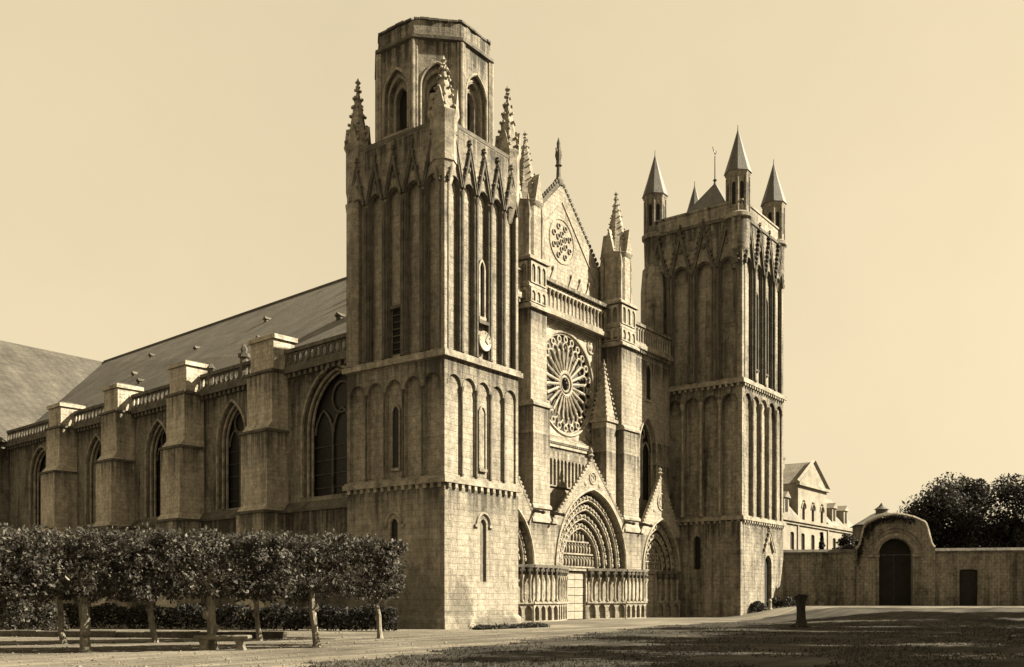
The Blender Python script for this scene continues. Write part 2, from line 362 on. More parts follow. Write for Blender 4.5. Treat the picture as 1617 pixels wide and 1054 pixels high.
def gablet_mesh(hw, ht, th, mat, crock=0.11):
    mb = MB(); F = Fr((0, 0), (1, 0), (0, -1))
    mb.prism([(-hw, 0), (-hw * 0.80, 0), (0, ht * 0.78), (hw * 0.80, 0), (hw, 0), (0, ht)], F, 0, th)
    mb.blob(F.P(0, th * .3, ht * .52), (hw * .2, th * .5, hw * .24))
    for sgn in (-1, 1):
        mb.sweep([F.P(sgn * hw, th, 0), F.P(0, th, ht)], 0.055, 5)
        n = max(4, int(ht / 0.42))
        for i in range(n):
            t = (i + 0.4) / n
            if rnd.random() < .14: continue
            j = rnd.uniform(.65, 1.25); mb.blob(F.P(sgn * hw * (1 - t) + sgn * crock * 0.7, th * 0.7, ht * t + crock * 0.6), (crock * j, crock, crock * 0.8 * j), 5, 3)
    mb.lathe(0, -th * 0.6, [(0.05, ht - 0.1), (0.06, ht + 0.2), (0.15, ht + 0.28), (0.07, ht + 0.36), (0.12, ht + 0.46), (0.02, ht + 0.58)], 6)
    return mb.mesh('gablet', mat)
def arch_roll(mb, F, c, h, zs, rise, v, r, n=8, zb=None):
    A = arch(c, h, zs, rise, n)
    if zb is not None: A = [(c - h, zb)] + A + [(c + h, zb)]
    mb.sweep([F.P(u, v, z) for u, z in A], r, 6)
def pinnacle_mesh(r, zs, zc, za, mat, sides=8, crk=0.12):
    """octagonal shaft from zs to cornice zc, gablets, then a crocketed spire to za"""
    mb = MB(); ph = math.pi / sides
    mb.lathe(0, 0, [(r, zs), (r, zc - 0.35), (r * 1.14, zc - 0.15), (r * 1.18, zc), (r * 0.95, zc + 0.12)], sides, ph)
    top = za - 0.55
    mb.lathe(0, 0, [(r * 0.95, zc + 0.1), (r * 0.05, top)], sides, ph)
    H = top - zc
    n = max(5, int(H / 0.5))
    for k in range(sides):
        a = ph + 2 * math.pi * k / sides
        for i in range(n):
            t = (i + 0.3) / n; q = r * 0.95 * (1 - t) + r * 0.05 * t + crk * 0.45
            if rnd.random() < .13: continue
            j = rnd.uniform(.7, 1.25); mb.blob((q * math.cos(a), q * math.sin(a), zc + 0.15 + H * t + rnd.uniform(-.05, .05)), (j * crk * (1 - .35 * t), crk * (1 - .35 * t), crk * 0.8), 5, 3)
    for k in range(sides // 2):                      # gablets at the foot of the spire
        a = math.pi * 2 * k / (sides // 2)
        F = Fr((r * 0.9 * math.cos(a), r * 0.9 * math.sin(a)), (-math.sin(a), math.cos(a)), (math.cos(a), math.sin(a)))
        mb.prism([(-r * 0.42, zc), (r * 0.42, zc), (0, zc + r * 1.7)], F, -r * 0.3, r * 0.16)
    mb.lathe(0, 0, [(0.06, top - 0.2), (0.16, top), (0.07, top + 0.12), (0.19, top + 0.26), (0.08, top + 0.38), (0.01, za)], 6)
    return mb.mesh('pinnacle', mat)
def lancet(F, c, h, zb, zs, rise, v, mat, parent, d=0.14, fr=0.16, pm=None):
    """moulded surround standing proud of a wall at depth v, with a dark pane inside"""
    mb = MB(); A = arch(c, h, zs, rise, 8); B = arch(c, h + fr, zs, rise + fr * 1.2, 8)
    A2 = [(c - h, zb)] + A + [(c + h, zb)]; B2 = [(c - h - fr, zb)] + B + [(c + h + fr, zb)]
    P = F.P
    for i in range(len(A2) - 1):
        a, b, e, g = A2[i], A2[i + 1], B2[i], B2[i + 1]
        mb.quad(P(a[0], v + d, a[1]), P(b[0], v + d, b[1]), P(g[0], v + d, g[1]), P(e[0], v + d, e[1]))
        mb.quad(P(a[0], v + d, a[1]), P(b[0], v + d, b[1]), P(b[0], v - .02, b[1]), P(a[0], v - .02, a[1]))
        mb.quad(P(e[0], v + d, e[1]), P(g[0], v + d, g[1]), P(g[0], v - .02, g[1]), P(e[0], v - .02, e[1]))
    mb.box(c - h - fr, v - 0.02, zb - 0.18, c + h + fr, v + d + 0.05, zb, F)
    mb.build('window_surround', mat, parent)
    return pane(F, c, h + 0.01, zb, zs, rise, v + 0.03, pm or GLASS, parent)
def corbel_string(x0, y0, x1, y1, z, p, mat, parent, t=0.34, corbels=True, step=0.55):
    mb = MB(); mb.box(x0 - p, y0 - p, z - t * 0.45, x1 + p, y1 + p, z + t * 0.4)
    mb.box(x0 - p * 0.55, y0 - p * 0.55, z + t * 0.4 - .01, x1 + p * 0.55, y1 + p * 0.55, z + t * 0.75)
    if corbels:
        for F in quad_faces(x0, y0, x1, y1):
            n = int(F.L / step)
            for i in range(n):
                u = (i + 0.5) * F.L / n
                mb.box(u - 0.11, -0.02, z - t * 0.45 - 0.26, u + 0.11, p * 0.8, z - t * 0.45 + .01, F)
    return mb.build('string_course', mat, parent)

def bell_tower_tall():
    X1, Y1 = 7.0, 7.7
    Z1, Z2, Z3 = 8.36, 15.4, 28.35
    faces = quad_faces(0, 0, X1, Y1)
    mb = MB()
    mb.box(.5, .5, 0, X1 - .5, Y1 - .5, Z1); mb.box(.24, .11, Z1, X1 - .24, Y1 - .11, Z2); mb.box(.4, .26, Z2, X1 - .4, Y1 - .26, Z3)
    for F in faces:
        c = F.L / 2
        screen(mb, F, 0, F.L, 0, Z1, [(c, 0.3, 2.7, 6.0, 0.36)], 0, -0.5)
    T = mb.build('bell_tower', S_TOWER, CATH)
    T['label'] = 'taller bell tower with octagonal top stage and clock'
    # battered plinth
    mb = MB()
    for F in faces: mb.prism([(0, 0), (1, 0)], F, 0, 0) if False else None
    mb.rings([[(-.16, -.16, 0), (X1 + .16, -.16, 0), (X1 + .16, Y1 + .16, 0), (-.16, Y1 + .16, 0)], [(-.14, -.14, .55), (X1 + .14, -.14, .55), (X1 + .14, Y1 + .14, .55), (-.14, Y1 + .14, .55)], [(-.003, -.003, .72), (X1 + .003, -.003, .72), (X1 + .003, Y1 + .003, .72), (-.003, Y1 + .003, .72)]])
    mb.build('plinth', S_TOWER, T)
    corbel_string(0, 0, X1, Y1, Z1, 0.2, S_TRIM, T)
    corbel_string(0, 0, X1, Y1, Z2, 0.22, S_TRIM, T, corbels=False)
    # --- arcades
    sh1 = shaft_mesh(5.05, 0.07, S_SOOT, False); sh2 = shaft_mesh(9.15, 0.085, S_SOOT, False)
    gb = gablet_mesh(0.66, 2.45, 0.16, S_SOOT, .09)
    for fi, F in enumerate(faces):
        n = 5; m = 0.16; bw_ = (F.L - 2 * m) / n; r1, r2 = (.11, .26) if fi in (0, 3) else (.24, .4)
        cs = [m + (i + .5) * bw_ for i in range(n)]
        a = MB(); screen(a, F, 0, F.L, Z1 + .28, Z2 - .1, [(c, bw_ * 0.43, Z1 + .35, 13.75, bw_ * 0.45) for c in cs], 0, -r1)
        for c in cs: arch_roll(a, F, c, bw_ * 0.43 + .03, 13.75, bw_ * 0.45 + .03, 0.0, 0.04)
        a.build('blind_arcade', S_TOWER, T)
        a = MB(); screen(a, F, 0, F.L, Z2 + .2, Z3, [(c, bw_ * 0.38, Z2 + .25, 24.95, bw_ * 0.42) for c in cs], 0, -r2)
        a.build('tall_arcade', S_BELF, T)
        a = MB()
        for c in cs:
            arch_roll(a, F, c, bw_ * 0.38 - 0.05, 24.95, bw_ * 0.42 - .05, -0.14, 0.05, zb=Z2 + .3)
            arch_roll(a, F, c, bw_ * 0.38 + 0.02, 24.95, bw_ * 0.42 + .02, 0.0, 0.06, zb=Z2 + .3)
        a.build('arcade_moulding', S_SOOT, T)
        rz = F.rot()
        for i in range(n + 1):
            u = m + i * bw_
            if i in (0, n): u = 0.14 if i == 0 else F.L - 0.14
            if 0 < i < n:
                link(sh1, 'colonnette', T, F.P(u, -0.02, Z1 + .34), rz)
                link(sh2, 'colonnette', T, F.P(u, 0.0, Z2 + .3), rz)
        for c in cs: link(gb, 'gablet', T, F.P(c, -0.01, 25.05), rz)
        lancet(F, cs[2], 0.24, 9.3, 12.5, 0.4, -r1, S_TOWER, T, .1, .12, GLASS if fi == 1 else S_TRIM)
        c = F.L / 2
        pane(F, c, 0.31, 2.7, 6.0, 0.36, -0.16, GLASS if fi == 1 else SHUT, T)
        a = MB(); arch_roll(a, F, c, 0.62, 6.0, 0.7, 0.02, 0.1); a.box(c - 0.86, -.02, 5.86, c - 0.52, 0.12, 6.02, F); a.box(c + 0.52, -.02, 5.86, c + 0.86, 0.12, 6.02, F)
        a.build('hood_mould', S_TRIM, T)
    F = faces[0]; c = F.L / 2
    # front: belfry slit and clock
    lancet(F, c, 0.2, 18.2, 21.0, 0.45, -0.26, S_TRIM, T, 0.2, 0.12)
    mb = MB(); mb.box(c - 0.46, -.46, 17.75, c + 0.46, 0.1, 17.95, F); mb.build('ledge', S_SOOT, T)
    mb = MB(); mb.lathe(0, 0, [(0.4, -.3), (0.56, 0), (0.6, 0.06), (0.56, 0.12), (0.52, 0.10), (0.02, 0.10)], 28)
    me = mb.mesh('clock_dial', CLOCKW); d = link(me, 'clock_dial', T, (c, -0.06, 16.75)); d.rotation_euler = (R(90), 0, 0)
    d['label'] = 'round white clock dial on the taller tower'
    for k in range(12):
        mb = MB(); a = 2 * math.pi * k / 12; L0, L1 = 0.44, 0.52
        mb.box(c + L0 * math.cos(a) - .025, 0.165, 16.75 + L0 * math.sin(a) - .025, c + L1 * math.cos(a) + .025, 0.178, 16.75 + L1 * math.sin(a) + .025, F); mb.build('hour_mark', METAL, T)
    mb = MB()
    for a, L in ((R(62), 0.42), (R(-35), 0.28)):
        mb.sweep([F.P(c, 0.185, 16.75), F.P(c + L * math.cos(a), 0.185, 16.75 + L * math.sin(a))], 0.025, 4)
    mb.build('clock_hands', METAL, T)
    # flank: louvred opening
    F = faces[1]; c = F.L / 2
    mb = MB(); mb.box(c - 0.42, -.42, 16.0, c + 0.42, -0.36, 18.6, F); mb.build('louvre_opening', VOID, T)
    mb = MB()
    for i in range(6): mb.box(c - 0.42, -.36, 16.2 + i * .4, c + 0.42, -0.26, 16.25 + i * .4, F)
    mb.box(c - .46, -.38, 18.6, c + .46, -.15, 18.8, F); mb.build('louvre_slats', S_SOOT, T)
    # cornice above the square stage
    mb = MB(); mb.box(-.03, -.03, Z3, X1 + .03, Y1 + .03, Z3 + .22); mb.build('cornice', S_SOOT, T)
    # --- octagon
    cx, cy, ap = X1 / 2, Y1 / 2, 3.36; half = ap * math.tan(math.pi / 8)
    zb, zt = Z3 + .22, 33.75
    mb = MB(); rr = (ap - .9) / math.cos(math.pi / 8)
    mb.lathe(cx, cy, [(rr, zb), (rr, zt)], 8, math.pi / 8)
    O = mb.build('belfry_core', VOID, T)
    for k in range(8):
        a = -math.pi / 2 + k * math.pi / 4
        n = (math.cos(a), math.sin(a)); u = (-n[1], n[0])
        F = Fr((cx + n[0] * ap - u[0] * half, cy + n[1] * ap - u[1] * half), u, n, 2 * half)
        b = MB()
        screen(b, F, 0, F.L, zb, zt, [(half, 0.98, zb + .25, 31.1, 1.45)], 0, -0.28)
        screen(b, F, half - 1.1, half + 1.1, zb, zt - .5, [(half, 0.72, zb + .4, 31.0, 1.1)], -0.28, -0.55)
        screen(b, F, half - .9, half + .9, zb, zt - .9, [(half, 0.46, zb + .55, 30.9, 0.75)], -0.55, -0.9)
        b.build('belfry_wall', S_BELF, T)
        b = MB()
        arch_roll(b, F, half, 0.98, 31.1, 1.45, -0.03, 0.085, zb=zb + .25); arch_roll(b, F, half, 0.80, 31.05, 1.2, -0.3, 0.075, zb=zb + .3); arch_roll(b, F, half, 0.55, 30.95, 0.86, -0.57, 0.06, zb=zb + .5)
        for q_, r_ in ((0, .13), (.2, .07), (-.0 + F.L - .2, .07)): b.sweep([F.P(q_, 0.02, zb), F.P(q_, 0.02, zt)], r_, 7)
        b.build('belfry_moulding', S_TRIM, T)
    # weathered parapet, every side a little different
    R8 = lambda q: q / math.cos(math.pi / 8)
    mb = MB(); mb.lathe(cx, cy, [(R8(ap), zt), (R8(ap + .17), zt + .08), (R8(ap + .17), zt + .25), (R8(ap - .02), zt + .33)], 8, math.pi / 8); mb.build('cornice', S_SOOT, T)
    pr = random.Random(3)
    for k in range(8):
        a = -math.pi / 2 + k * math.pi / 4; n = (math.cos(a), math.sin(a)); u = (-n[1], n[0]); hw = (ap - .05) * math.tan(math.pi / 8)
        F = Fr((cx + n[0] * (ap - .05) - u[0] * hw, cy + n[1] * (ap - .05) - u[1] * hw), u, n, 2 * hw)
        N = 9; tops = [34.93 + pr.uniform(-.12, .04) for _ in range(N + 1)]
        b = MB(); poly = [(0, zt + .3), (2 * hw, zt + .3)] + [(2 * hw * (N - i) / N, tops[i]) for i in range(N + 1)]
        b.prism(poly, F, -0.35, 0); b.build('parapet', S_BELF, T)
        q0 = 0.0
        while q0 < 2 * hw - .05:                       # worn coping, some stones gone
            q1 = min(2 * hw, q0 + pr.uniform(.35, .7))
            if pr.random() > .14:
                dzc = pr.uniform(-.05, .05); b = MB(); b.box(q0 + .01, -.4, 34.98 + dzc, q1 - .01, .05 + pr.uniform(-.03, .02), 35.1 + dzc, F); b.build('parapet_coping', S_SOOT, T)
            q0 = q1
    mb = MB(); mb.lathe(cx, cy, [(R8(ap - .5), zt + .4), (R8(ap - .5), zt + .5)], 8, math.pi / 8); mb.build('tower_deck', S_TOWER, T)
    pm = pinnacle_mesh(0.72, 26.2, 28.95, 33.2, S_TRIM, 8, 0.13)
    for (px, py) in ((0.46, 0.46), (0.46, 7.24), (6.54, 0.46), (6.54, 7.24)): link(pm, 'pinnacle', T, (px, py, 0), R(22.5))
    pn = pinnacle_mesh(0.78, 26.2, 28.95, 32.3, S_TRIM, 8, 0.13)
    for o_ in list(T.children):
        if o_.name.startswith('pinnacle') and o_.location.x < 1 and o_.location.y < 1: o_.data = pn
    cb = MB(); cb.lathe(0, 0, [(.3, 24.6), (.62, 25.6), (.72, 26.25)], 8, math.pi / 8); cbm = cb.mesh('corbel', S_TRIM)
    for (px, py) in ((0.46, 0.46), (0.46, 7.24), (6.54, 0.46), (6.54, 7.24)): link(cbm, 'corbel', T, (px, py, 0), R(22.5))
    # corner buttress turret (stair) at the far end of the flank
    mb = MB(); mb.lathe(0, 0, [(0.55, Z2 + .2), (0.55, 25.0), (0.62, 25.4)], 8, math.pi / 8); link(mb.mesh('stair_turret', S_TOWER), 'stair_turret', T, (0.32, 7.35, 0))
    return T
bell_tower_tall()

def bell_tower_turreted():
    X0, X1, Y1 = 41.35, 51.4, 9.8
    Z1, Z2, Z3 = 8.95, 21.3, 36.0
    faces = quad_faces(X0, 0, X1, Y1)
    mb = MB(); e = .5
    mb.box(X0 + e, e, -.2, X1 - e, Y1 - e, Z1); mb.box(X0 + .5, .16, Z1, X1 - .5, Y1 - .16, Z2); mb.box(X0 + .62, .26, Z2, X1 - .62, Y1 - .26, Z3)
    for i, F in enumerate(faces):
        screen(mb, F, 0, F.L, -.2, Z1, [(F.L * (0.615 if i == 0 else 0.55), 0.85 if i == 0 else 0.36, 0.2 if i == 0 else 4.4, 4.9 if i == 0 else 7.0, 0.9 if i == 0 else .5)], 0, -0.5)
    T = mb.build('bell_tower', S_SOUTH, CATH); T['label'] = 'tower with four conical corner turrets and a pyramid roof'
    corbel_string(X0, 0, X1, Y1, Z1, 0.25, S_TRIM, T); corbel_string(X0, 0, X1, Y1, Z2, 0.28, S_TRIM, T, 0.4)
    F = faces[0]; c = F.L * .615
    mb = MB(); mb.box(c - .85, -.45, 0.2, c + .85, -.36, 5.9, F); mb.build('side_door', DOORD, T)
    link(gablet_mesh(1.3, 2.0, 0.2, S_TRIM), 'gablet', T, F.P(c, 0, 6.1), 0)
    for i in (1, 2, 3): pane(faces[i], faces[i].L * .55, .37, 4.4, 7.0, .5, -.4, GLASS, T)
    # pilaster on the flank
    for F in faces[1:2]:
        mb = MB(); mb.box(F.L - 1.95, -.05, -.2, F.L - .004, .32, Z1 - .3, F); mb.build('pilaster', S_SOUTH, T)
    sh1 = shaft_mesh(10.5, 0.13, S_TRIM, False)
    sh2 = shaft_mesh(10.5, 0.12, S_SOOT, False)
    for fi, F in enumerate(faces):
        r1, r2 = (.16, .26) if fi in (0, 3) else (.5, .62); n = 5; m = 0.25; bw_ = (F.L - 2 * m) / n; cs = [m + (i + .5) * bw_ for i in range(n)]
        a = MB(); screen(a, F, 0, F.L, Z1 + .2, Z2 - .1, [(c, bw_ * .42, Z1 + .3, 19.5, bw_ * .44) for c in cs], 0, -r1)
        for c in cs: arch_roll(a, F, c, bw_ * .42 + .05, 19.5, bw_ * .44 + .05, 0, .07)
        a.build('blind_arcade', S_SOUTH, T)
        n2 = 4; b2 = (F.L - 2 * m) / n2; c2 = [m + (i + .5) * b2 for i in range(n2)]
        a = MB(); screen(a, F, 0, F.L, Z2 + .2, Z3, [(c, b2 * .37, Z2 + .3, 31.7, b2 * .43) for c in c2], 0, -r2)
        a.build('tall_arcade', S_SOUTH, T)
        a = MB()
        for c in c2:
            arch_roll(a, F, c, b2 * .37 + .02, 31.7, b2 * .43 + .02, .0, .07, zb=Z2 + .3); arch_roll(a, F, c, b2 * .37 - .08, 31.7, b2 * .43 - .08, -.14, .06, zb=Z2 + .3)
        a.build('arcade_moulding', S_SOOT, T)
        rz = F.rot(); gb = gablet_mesh(b2 * .45, 4.1, .24, S_SOOT, .15) if fi == 0 else gb
        for i in range(1, n): link(sh1, 'colonnette', T, F.P(m + i * bw_, .04, Z1 + .3), rz)
        for i in range(1, n2): link(sh2, 'colonnette', T, F.P(m + i * b2, .05, Z2 + .3), rz)
        for c in c2: link(gb, 'gablet', T, F.P(c, -.01, 31.95), rz)
        if fi in (0, 3):
            for c in c2[1:3]: lancet(F, c, .28, 23.0, 29.5, .6, -.26, S_SOOT, T, .12, .12)
        a = MB(); a.box(.02, -.4, Z3 + .3, F.L - .02, -.004, Z3 + 1.45, F); a.box(-.06, -.45, Z3 + 1.45, F.L + .06, .08, Z3 + 1.62, F)
        nq = 9
        a.build('parapet', S_SOUTH, T)
    mb = MB(); mb.box(X0 - .1, -.1, Z3, X1 + .1, Y1 + .1, Z3 + .24); mb.build('cornice', S_SOOT, T)
    # corner turrets
    mb = MB()
    mb.lathe(0, 0, [(0.55, 31.6), (0.75, 32.6), (1.02, 33.4), (1.08, 35.9), (1.28, 36.1), (1.28, 36.4), (1.02, 36.6)], 14)
    mb.lathe(0, 0, [(1.0, 36.5), (1.0, 39.8), (1.14, 40.0), (1.18, 40.25)], 8, math.pi / 8)
    for k in range(8):
        a = math.pi / 8 + k * math.pi / 4; mb.tube((1.0 * math.cos(a), 1.0 * math.sin(a), 36.6), (1.0 * math.cos(a), 1.0 * math.sin(a), 39.8), .1)
    tm = mb.mesh('turret', S_SOUTH)
    mb = MB(); mb.lathe(0, 0, [(1.26, 40.2), (0.72, 41.9), (0.05, 44.2), (0.03, 44.7)], 8, math.pi / 8); cm = mb.mesh('turret_spire', SLATE)
    mb = MB()
    for k in range(8):
        a = k * math.pi / 4; F = Fr((0.925 * math.cos(a), 0.925 * math.sin(a)), (-math.sin(a), math.cos(a)), (math.cos(a), math.sin(a)))
        A = arch(0, .17, 39.0, .25, 5); mb.prism([(-.17, 37.2)] + A + [(.17, 37.2)], F, 0, .012)
    sm = mb.mesh('turret_slit', VOID)
    for (x, y) in ((X0 + .7, .7), (X0 + .7, Y1 - .7), (X1 - .7, .7), (X1 - .7, Y1 - .7)):
        link(tm, 'turret', T, (x, y, 0)); link(cm, 'turret_spire', T, (x, y, 0)); link(sm, 'turret_slit', T, (x, y, 0))
    # taller stair shaft under the turret by the nave
    mb = MB(); mb.lathe(0, 0, [(1.3, 25), (1.3, 31), (1.12, 33.2)], 8, math.pi / 8); link(mb.mesh('stair_turret', S_SOUTH), 'stair_turret', T, (X0 + .55, Y1 - .7, 0))
    cx, cy = (X0 + X1) / 2, Y1 / 2
    mb = MB(); mb.rings([[(cx - 4.3, cy - 4.2, 36.5), (cx + 4.3, cy - 4.2, 36.5), (cx + 4.3, cy + 4.2, 36.5), (cx - 4.3, cy + 4.2, 36.5)],
                         [(cx - 2.4, cy - 2.4, 38.4), (cx + 2.4, cy - 2.4, 38.4), (cx + 2.4, cy + 2.4, 38.4), (cx - 2.4, cy + 2.4, 38.4)],
                         [(cx - .06, cy - .06, 41.9), (cx + .06, cy - .06, 41.9), (cx + .06, cy + .06, 41.9), (cx - .06, cy + .06, 41.9)]])
    mb.build('pyramid_roof', SLATE, T)
    mb = MB(); mb.lathe(cx, cy, [(.16, 41.7), (.1, 42.1), (.2, 42.25), (.06, 42.4), (.045, 44.6)], 7)
    mb.blob((cx, cy, 44.9), (.3, .06, .16)); mb.blob((cx + .3, cy, 45.12), (.1, .05, .12)); mb.prism([(-.55, 45.3), (-.2, 44.85), (-.25, 45.1)], Fr((cx, cy), (1, 0), (0, -1)), -.03, .03)
    mb.build('weathervane', METAL, T)
    return T
bell_tower_turreted()

# ------------------------------------------------------------------ west front
CX = 25.2
FRONT = Fr((0, 8.0), (1, 0), (0, -1))           # rose wall plane
AISLE = Fr((0, 7.2), (1, 0), (0, -1))
def west_front():
    mb = MB()
    mb.box(17.0, 8.0, 0, 33.4, 9.6, 14.6); mb.box(17.0, 8.0, 23.9, 33.4, 9.6, 26.3)
    mb.box(17.0, 8.0, 14.6, CX - 4.75, 9.6, 23.9); mb.box(CX + 4.75, 8.0, 14.6, 33.4, 9.6, 23.9)
    W = mb.build('west_wall', S_FRONT, CATH)
    # square panel with the round opening
    mb = MB(); zc, q, N = 19.2, 4.65, 48; ro = 4.25; P = FRONT.P
    pts = []
    for k in range(N):
        a = 2 * math.pi * k / N; ca, sa = math.cos(a), math.sin(a); t = 4.66 / max(abs(ca), abs(sa))
        pts.append((ca, sa, t))
    for k in range(N):
        a, b = pts[k], pts[(k + 1) % N]
        mb.quad(P(CX + a[0] * ro, -.3, zc + a[1] * ro), P(CX + b[0] * ro, -.3, zc + b[1] * ro), P(CX + b[0] * b[2], -.3, zc + b[1] * b[2]), P(CX + a[0] * a[2], -.3, zc + a[1] * a[2]))
        mb.quad(P(CX + a[0] * ro, -.3, zc + a[1] * ro), P(CX + b[0] * ro, -.3, zc + b[1] * ro), P(CX + b[0] * ro, -.8, zc + b[1] * ro), P(CX + a[0] * ro, -.8, zc + a[1] * ro))
    mb.build('rose_panel', S_PALE, W)
    mb = MB()
    for q2, v in ((4.72, 0.02), (4.58, -.12), (4.45, -.25)):
        mb.sweep([P(CX - q2, v, zc - q2), P(CX + q2, v, zc - q2), P(CX + q2, v, zc + q2), P(CX - q2, v, zc + q2)], .085, 6, True)
    mb.build('rose_frame', S_TRIM, W)
    mb = MB(); mb.prism([(CX + 4.3 * math.cos(2 * math.pi * k / 40), zc + 4.3 * math.sin(2 * math.pi * k / 40)) for k in range(40)], FRONT, -.82, -.78); mb.build('rose_glass', RGLASS, W)
    circ = lambda r, v, n=40, c=(CX, zc): [P(c[0] + r * math.cos(2 * math.pi * k / n), v, c[1] + r * math.sin(2 * math.pi * k / n)) for k in range(n)]
    mb = MB()
    for r, v, q2 in ((4.2, -.3, .13), (4.02, -.42, .1), (0.95, -.42, .14), (0.62, -.45, .10)): mb.sweep(circ(r, v), q2, 6, True)
    mb.build('rose_rim', S_PALE, W)
    # spokes: 24 colonnettes with trefoil heads, each its own piece
    def spoke(L0, L1):
        s = MB(); s.tube((L0, 0, 0), (L1, 0, 0), .10, .13, 6); s.blob((L0 + .1, 0, 0), (.14, .13, .13)); s.blob((L1 - .12, 0, 0), (.16, .15, .15)); return s.mesh('rose_spoke', S_PALE)
    sp = spoke(.95, 2.9)
    hd = MB(); n = 14; hw = 2.9 * math.pi / 24
    A = arch(0, hw, 0, hw * 1.25, 6)
    hd.sweep([(2.9 + z, 0, u) for u, z in A], .09, 6)
    hd.sweep([(3.62 + .24 * math.cos(2 * math.pi * k / 10), 0, .24 * math.sin(2 * math.pi * k / 10)) for k in range(10)], .10, 5, True)
    hm = hd.mesh('rose_arch', S_PALE)
    for k in range(24):
        a = 2 * math.pi * (k + .5) / 24
        o = link(sp, 'rose_spoke', W, (CX, 8.42, zc)); o.rotation_euler = (0, -a, 0)
        o = link(hm, 'rose_arch', W, (CX, 8.42, zc)); o.rotation_euler = (0, -a - math.pi / 24, 0)
    for sx in (-1, 1):
        for sz in (-1, 1):
            mb = MB(); c = (CX + sx * 3.75, zc + sz * 3.75)
            mb.sweep(circ(.55, -.26, 14, c), .08, 6, True); mb.blob(P(c[0], -.28, c[1]), (.3, .12, .3))
            for t in ((.0, .75), (.75, 0)): mb.blob(P(c[0] - sx * t[0] * 1.3, -.28, c[1] + sz * .45 - sz * t[1] * .2), (.22, .1, .2))
            mb.build('spandrel_carving', S_PALE, W)
    # string below the rose with its leaf band, blind gallery over the doors
    mb = MB(); mb.box(19.4, -.02, 14.15, 30.6, .25, 14.4, FRONT); mb.box(19.4, -.02, 13.75, 30.6, .14, 13.95, FRONT)
    for i in range(38): mb.blob(FRONT.P(19.6 + i * .29, .16, 14.05), (.1, .08, .09), 5, 3)
    mb.build('string_course', S_PALE, W)
    n = 20; mb = MB(); u0, u1 = 19.9, 30.5; b = (u1 - u0) / n
    screen(mb, FRONT, u0, u1, 10.6, 13.4, [(u0 + (i + .5) * b, b * .33, 10.7, 12.6, b * .45) for i in range(n)], .16, 0.004, 4, True)
    mb.build('blind_gallery', S_FRONT, W)
    # --- open gallery
    z0, z1 = 24.45, 26.45
    mb = MB(); mb.box(19.4, -.02, z0 - .45, 30.6, .55, z0 - .1, FRONT); mb.box(19.4, .1, z0 - .1, 30.6, .45, z0 + .08, FRONT); mb.box(19.4, -.02, z1, 30.6, .6, z1 + .3, FRONT)
    mb.build('gallery_rail', S_FRONT, W)
    bal = MB(); bal.lathe(0, 0, [(.12, 0), (.12, .12), (.07, .2), (.07, 1.25), (.13, 1.38), (.14, 1.5)], 7); bal.box(-.27, -.1, 1.5, .27, .1, 1.62); 
    F0 = Fr((0, 0), (1, 0), (0, -1)); bal.sweep([F0.P(u, 0, z) for u, z in arch(0, .24, 1.55, .26, 4)], .06, 5)
    bm_ = bal.mesh('baluster', S_PALE)
    n = 20
    for i in range(n): link(bm_, 'baluster', W, FRONT.P(19.7 + i * 10.6 / (n - 1), .28, z0 + .08))
    # --- gable
    G = Fr((0, 8.75), (1, 0), (0, -1)); za = 35.6
    zt = lambda u: za - abs(u - CX) * 0.935
    mb = MB(); mb.prism([(17.3, 25.6), (33.1, 25.6), (33.1, zt(33.1)), (CX, za), (17.3, zt(17.3))], G, -.8, 0)
    mb.build('gable', S_FRONT, W)
    mb = MB()
    for sg in (-1, 1):
        mb.sweep([G.P(CX + sg * 8.1, -.3, zt(CX + 8.1) + .1), G.P(CX, -.3, za + .15)], .28, 6)
        for i in range(26):
            t = (i + .5) / 26
            mb.blob(G.P(CX + sg * 8.1 * (1 - t) + sg * .1, -.15, zt(CX + 8.1 * (1 - t)) + .5), (.17, .15, .2), 5, 3)
    mb.build('gable_coping', S_SOOT, W)
    mb = MB(); gcz = 30.9
    ring = lambda r, v, n=30: [G.P(CX + r * math.cos(2 * math.pi * k / n), v, gcz + r * math.sin(2 * math.pi * k / n)) for k in range(n)]
    mb.sweep(ring(1.8, .02), .06, 6, True)
    for sg in (-1, 1): mb.sweep([G.P(CX + sg * 5.6, .03, 28.6), G.P(CX, .03, 34.2)], .06, 5)
    mb.build('gable_moulding', S_PALE, W)
    oc = MB(); oc.sweep([(.21 * math.cos(2 * math.pi * k / 10), -.07, .21 * math.sin(2 * math.pi * k / 10)) for k in range(10)], .05, 5, True); om = oc.mesh('gable_oculus', S_PALE)
    od = MB(); od.prism([(.19 * math.cos(2 * math.pi * k / 10), .19 * math.sin(2 * math.pi * k / 10)) for k in range(10)], Fr((0, 0), (1, 0), (0, -1)), 0, .02); odm = od.mesh('oculus_pane', GLASS)
    spots = [(0, 0)] + [(.62 * math.cos(a), .62 * math.sin(a)) for a in [math.pi / 6 + k * math.pi / 3 for k in range(6)]] + [(1.25 * math.cos(a), 1.25 * math.sin(a)) for a in [k * math.pi / 4 + .39 for k in range(8)]]
    for (a, b) in spots: link(om, 'gable_oculus', W, G.P(CX + a, 0, gcz + b)); link(odm, 'oculus_pane', W, G.P(CX + a, 0.004, gcz + b))
    mb = MB()
    for k in range(9): 
        u = CX - 5.4 + k * 1.35
        if abs(u - CX) > .4: mb.prism([(u - .5, 27.3), (u + .5, 27.3), (u, 28.3)], G, -.02, .12); mb.blob(G.P(u, .1, 28.4), (.1, .08, .2))
    for k in range(4): mb.box(CX - 5.2 + k * 2.75, -.02, 26.9, CX - 3.2 + k * 2.75, .16, 27.2, G)
    mb.build('gable_carving', S_TRIM, W)
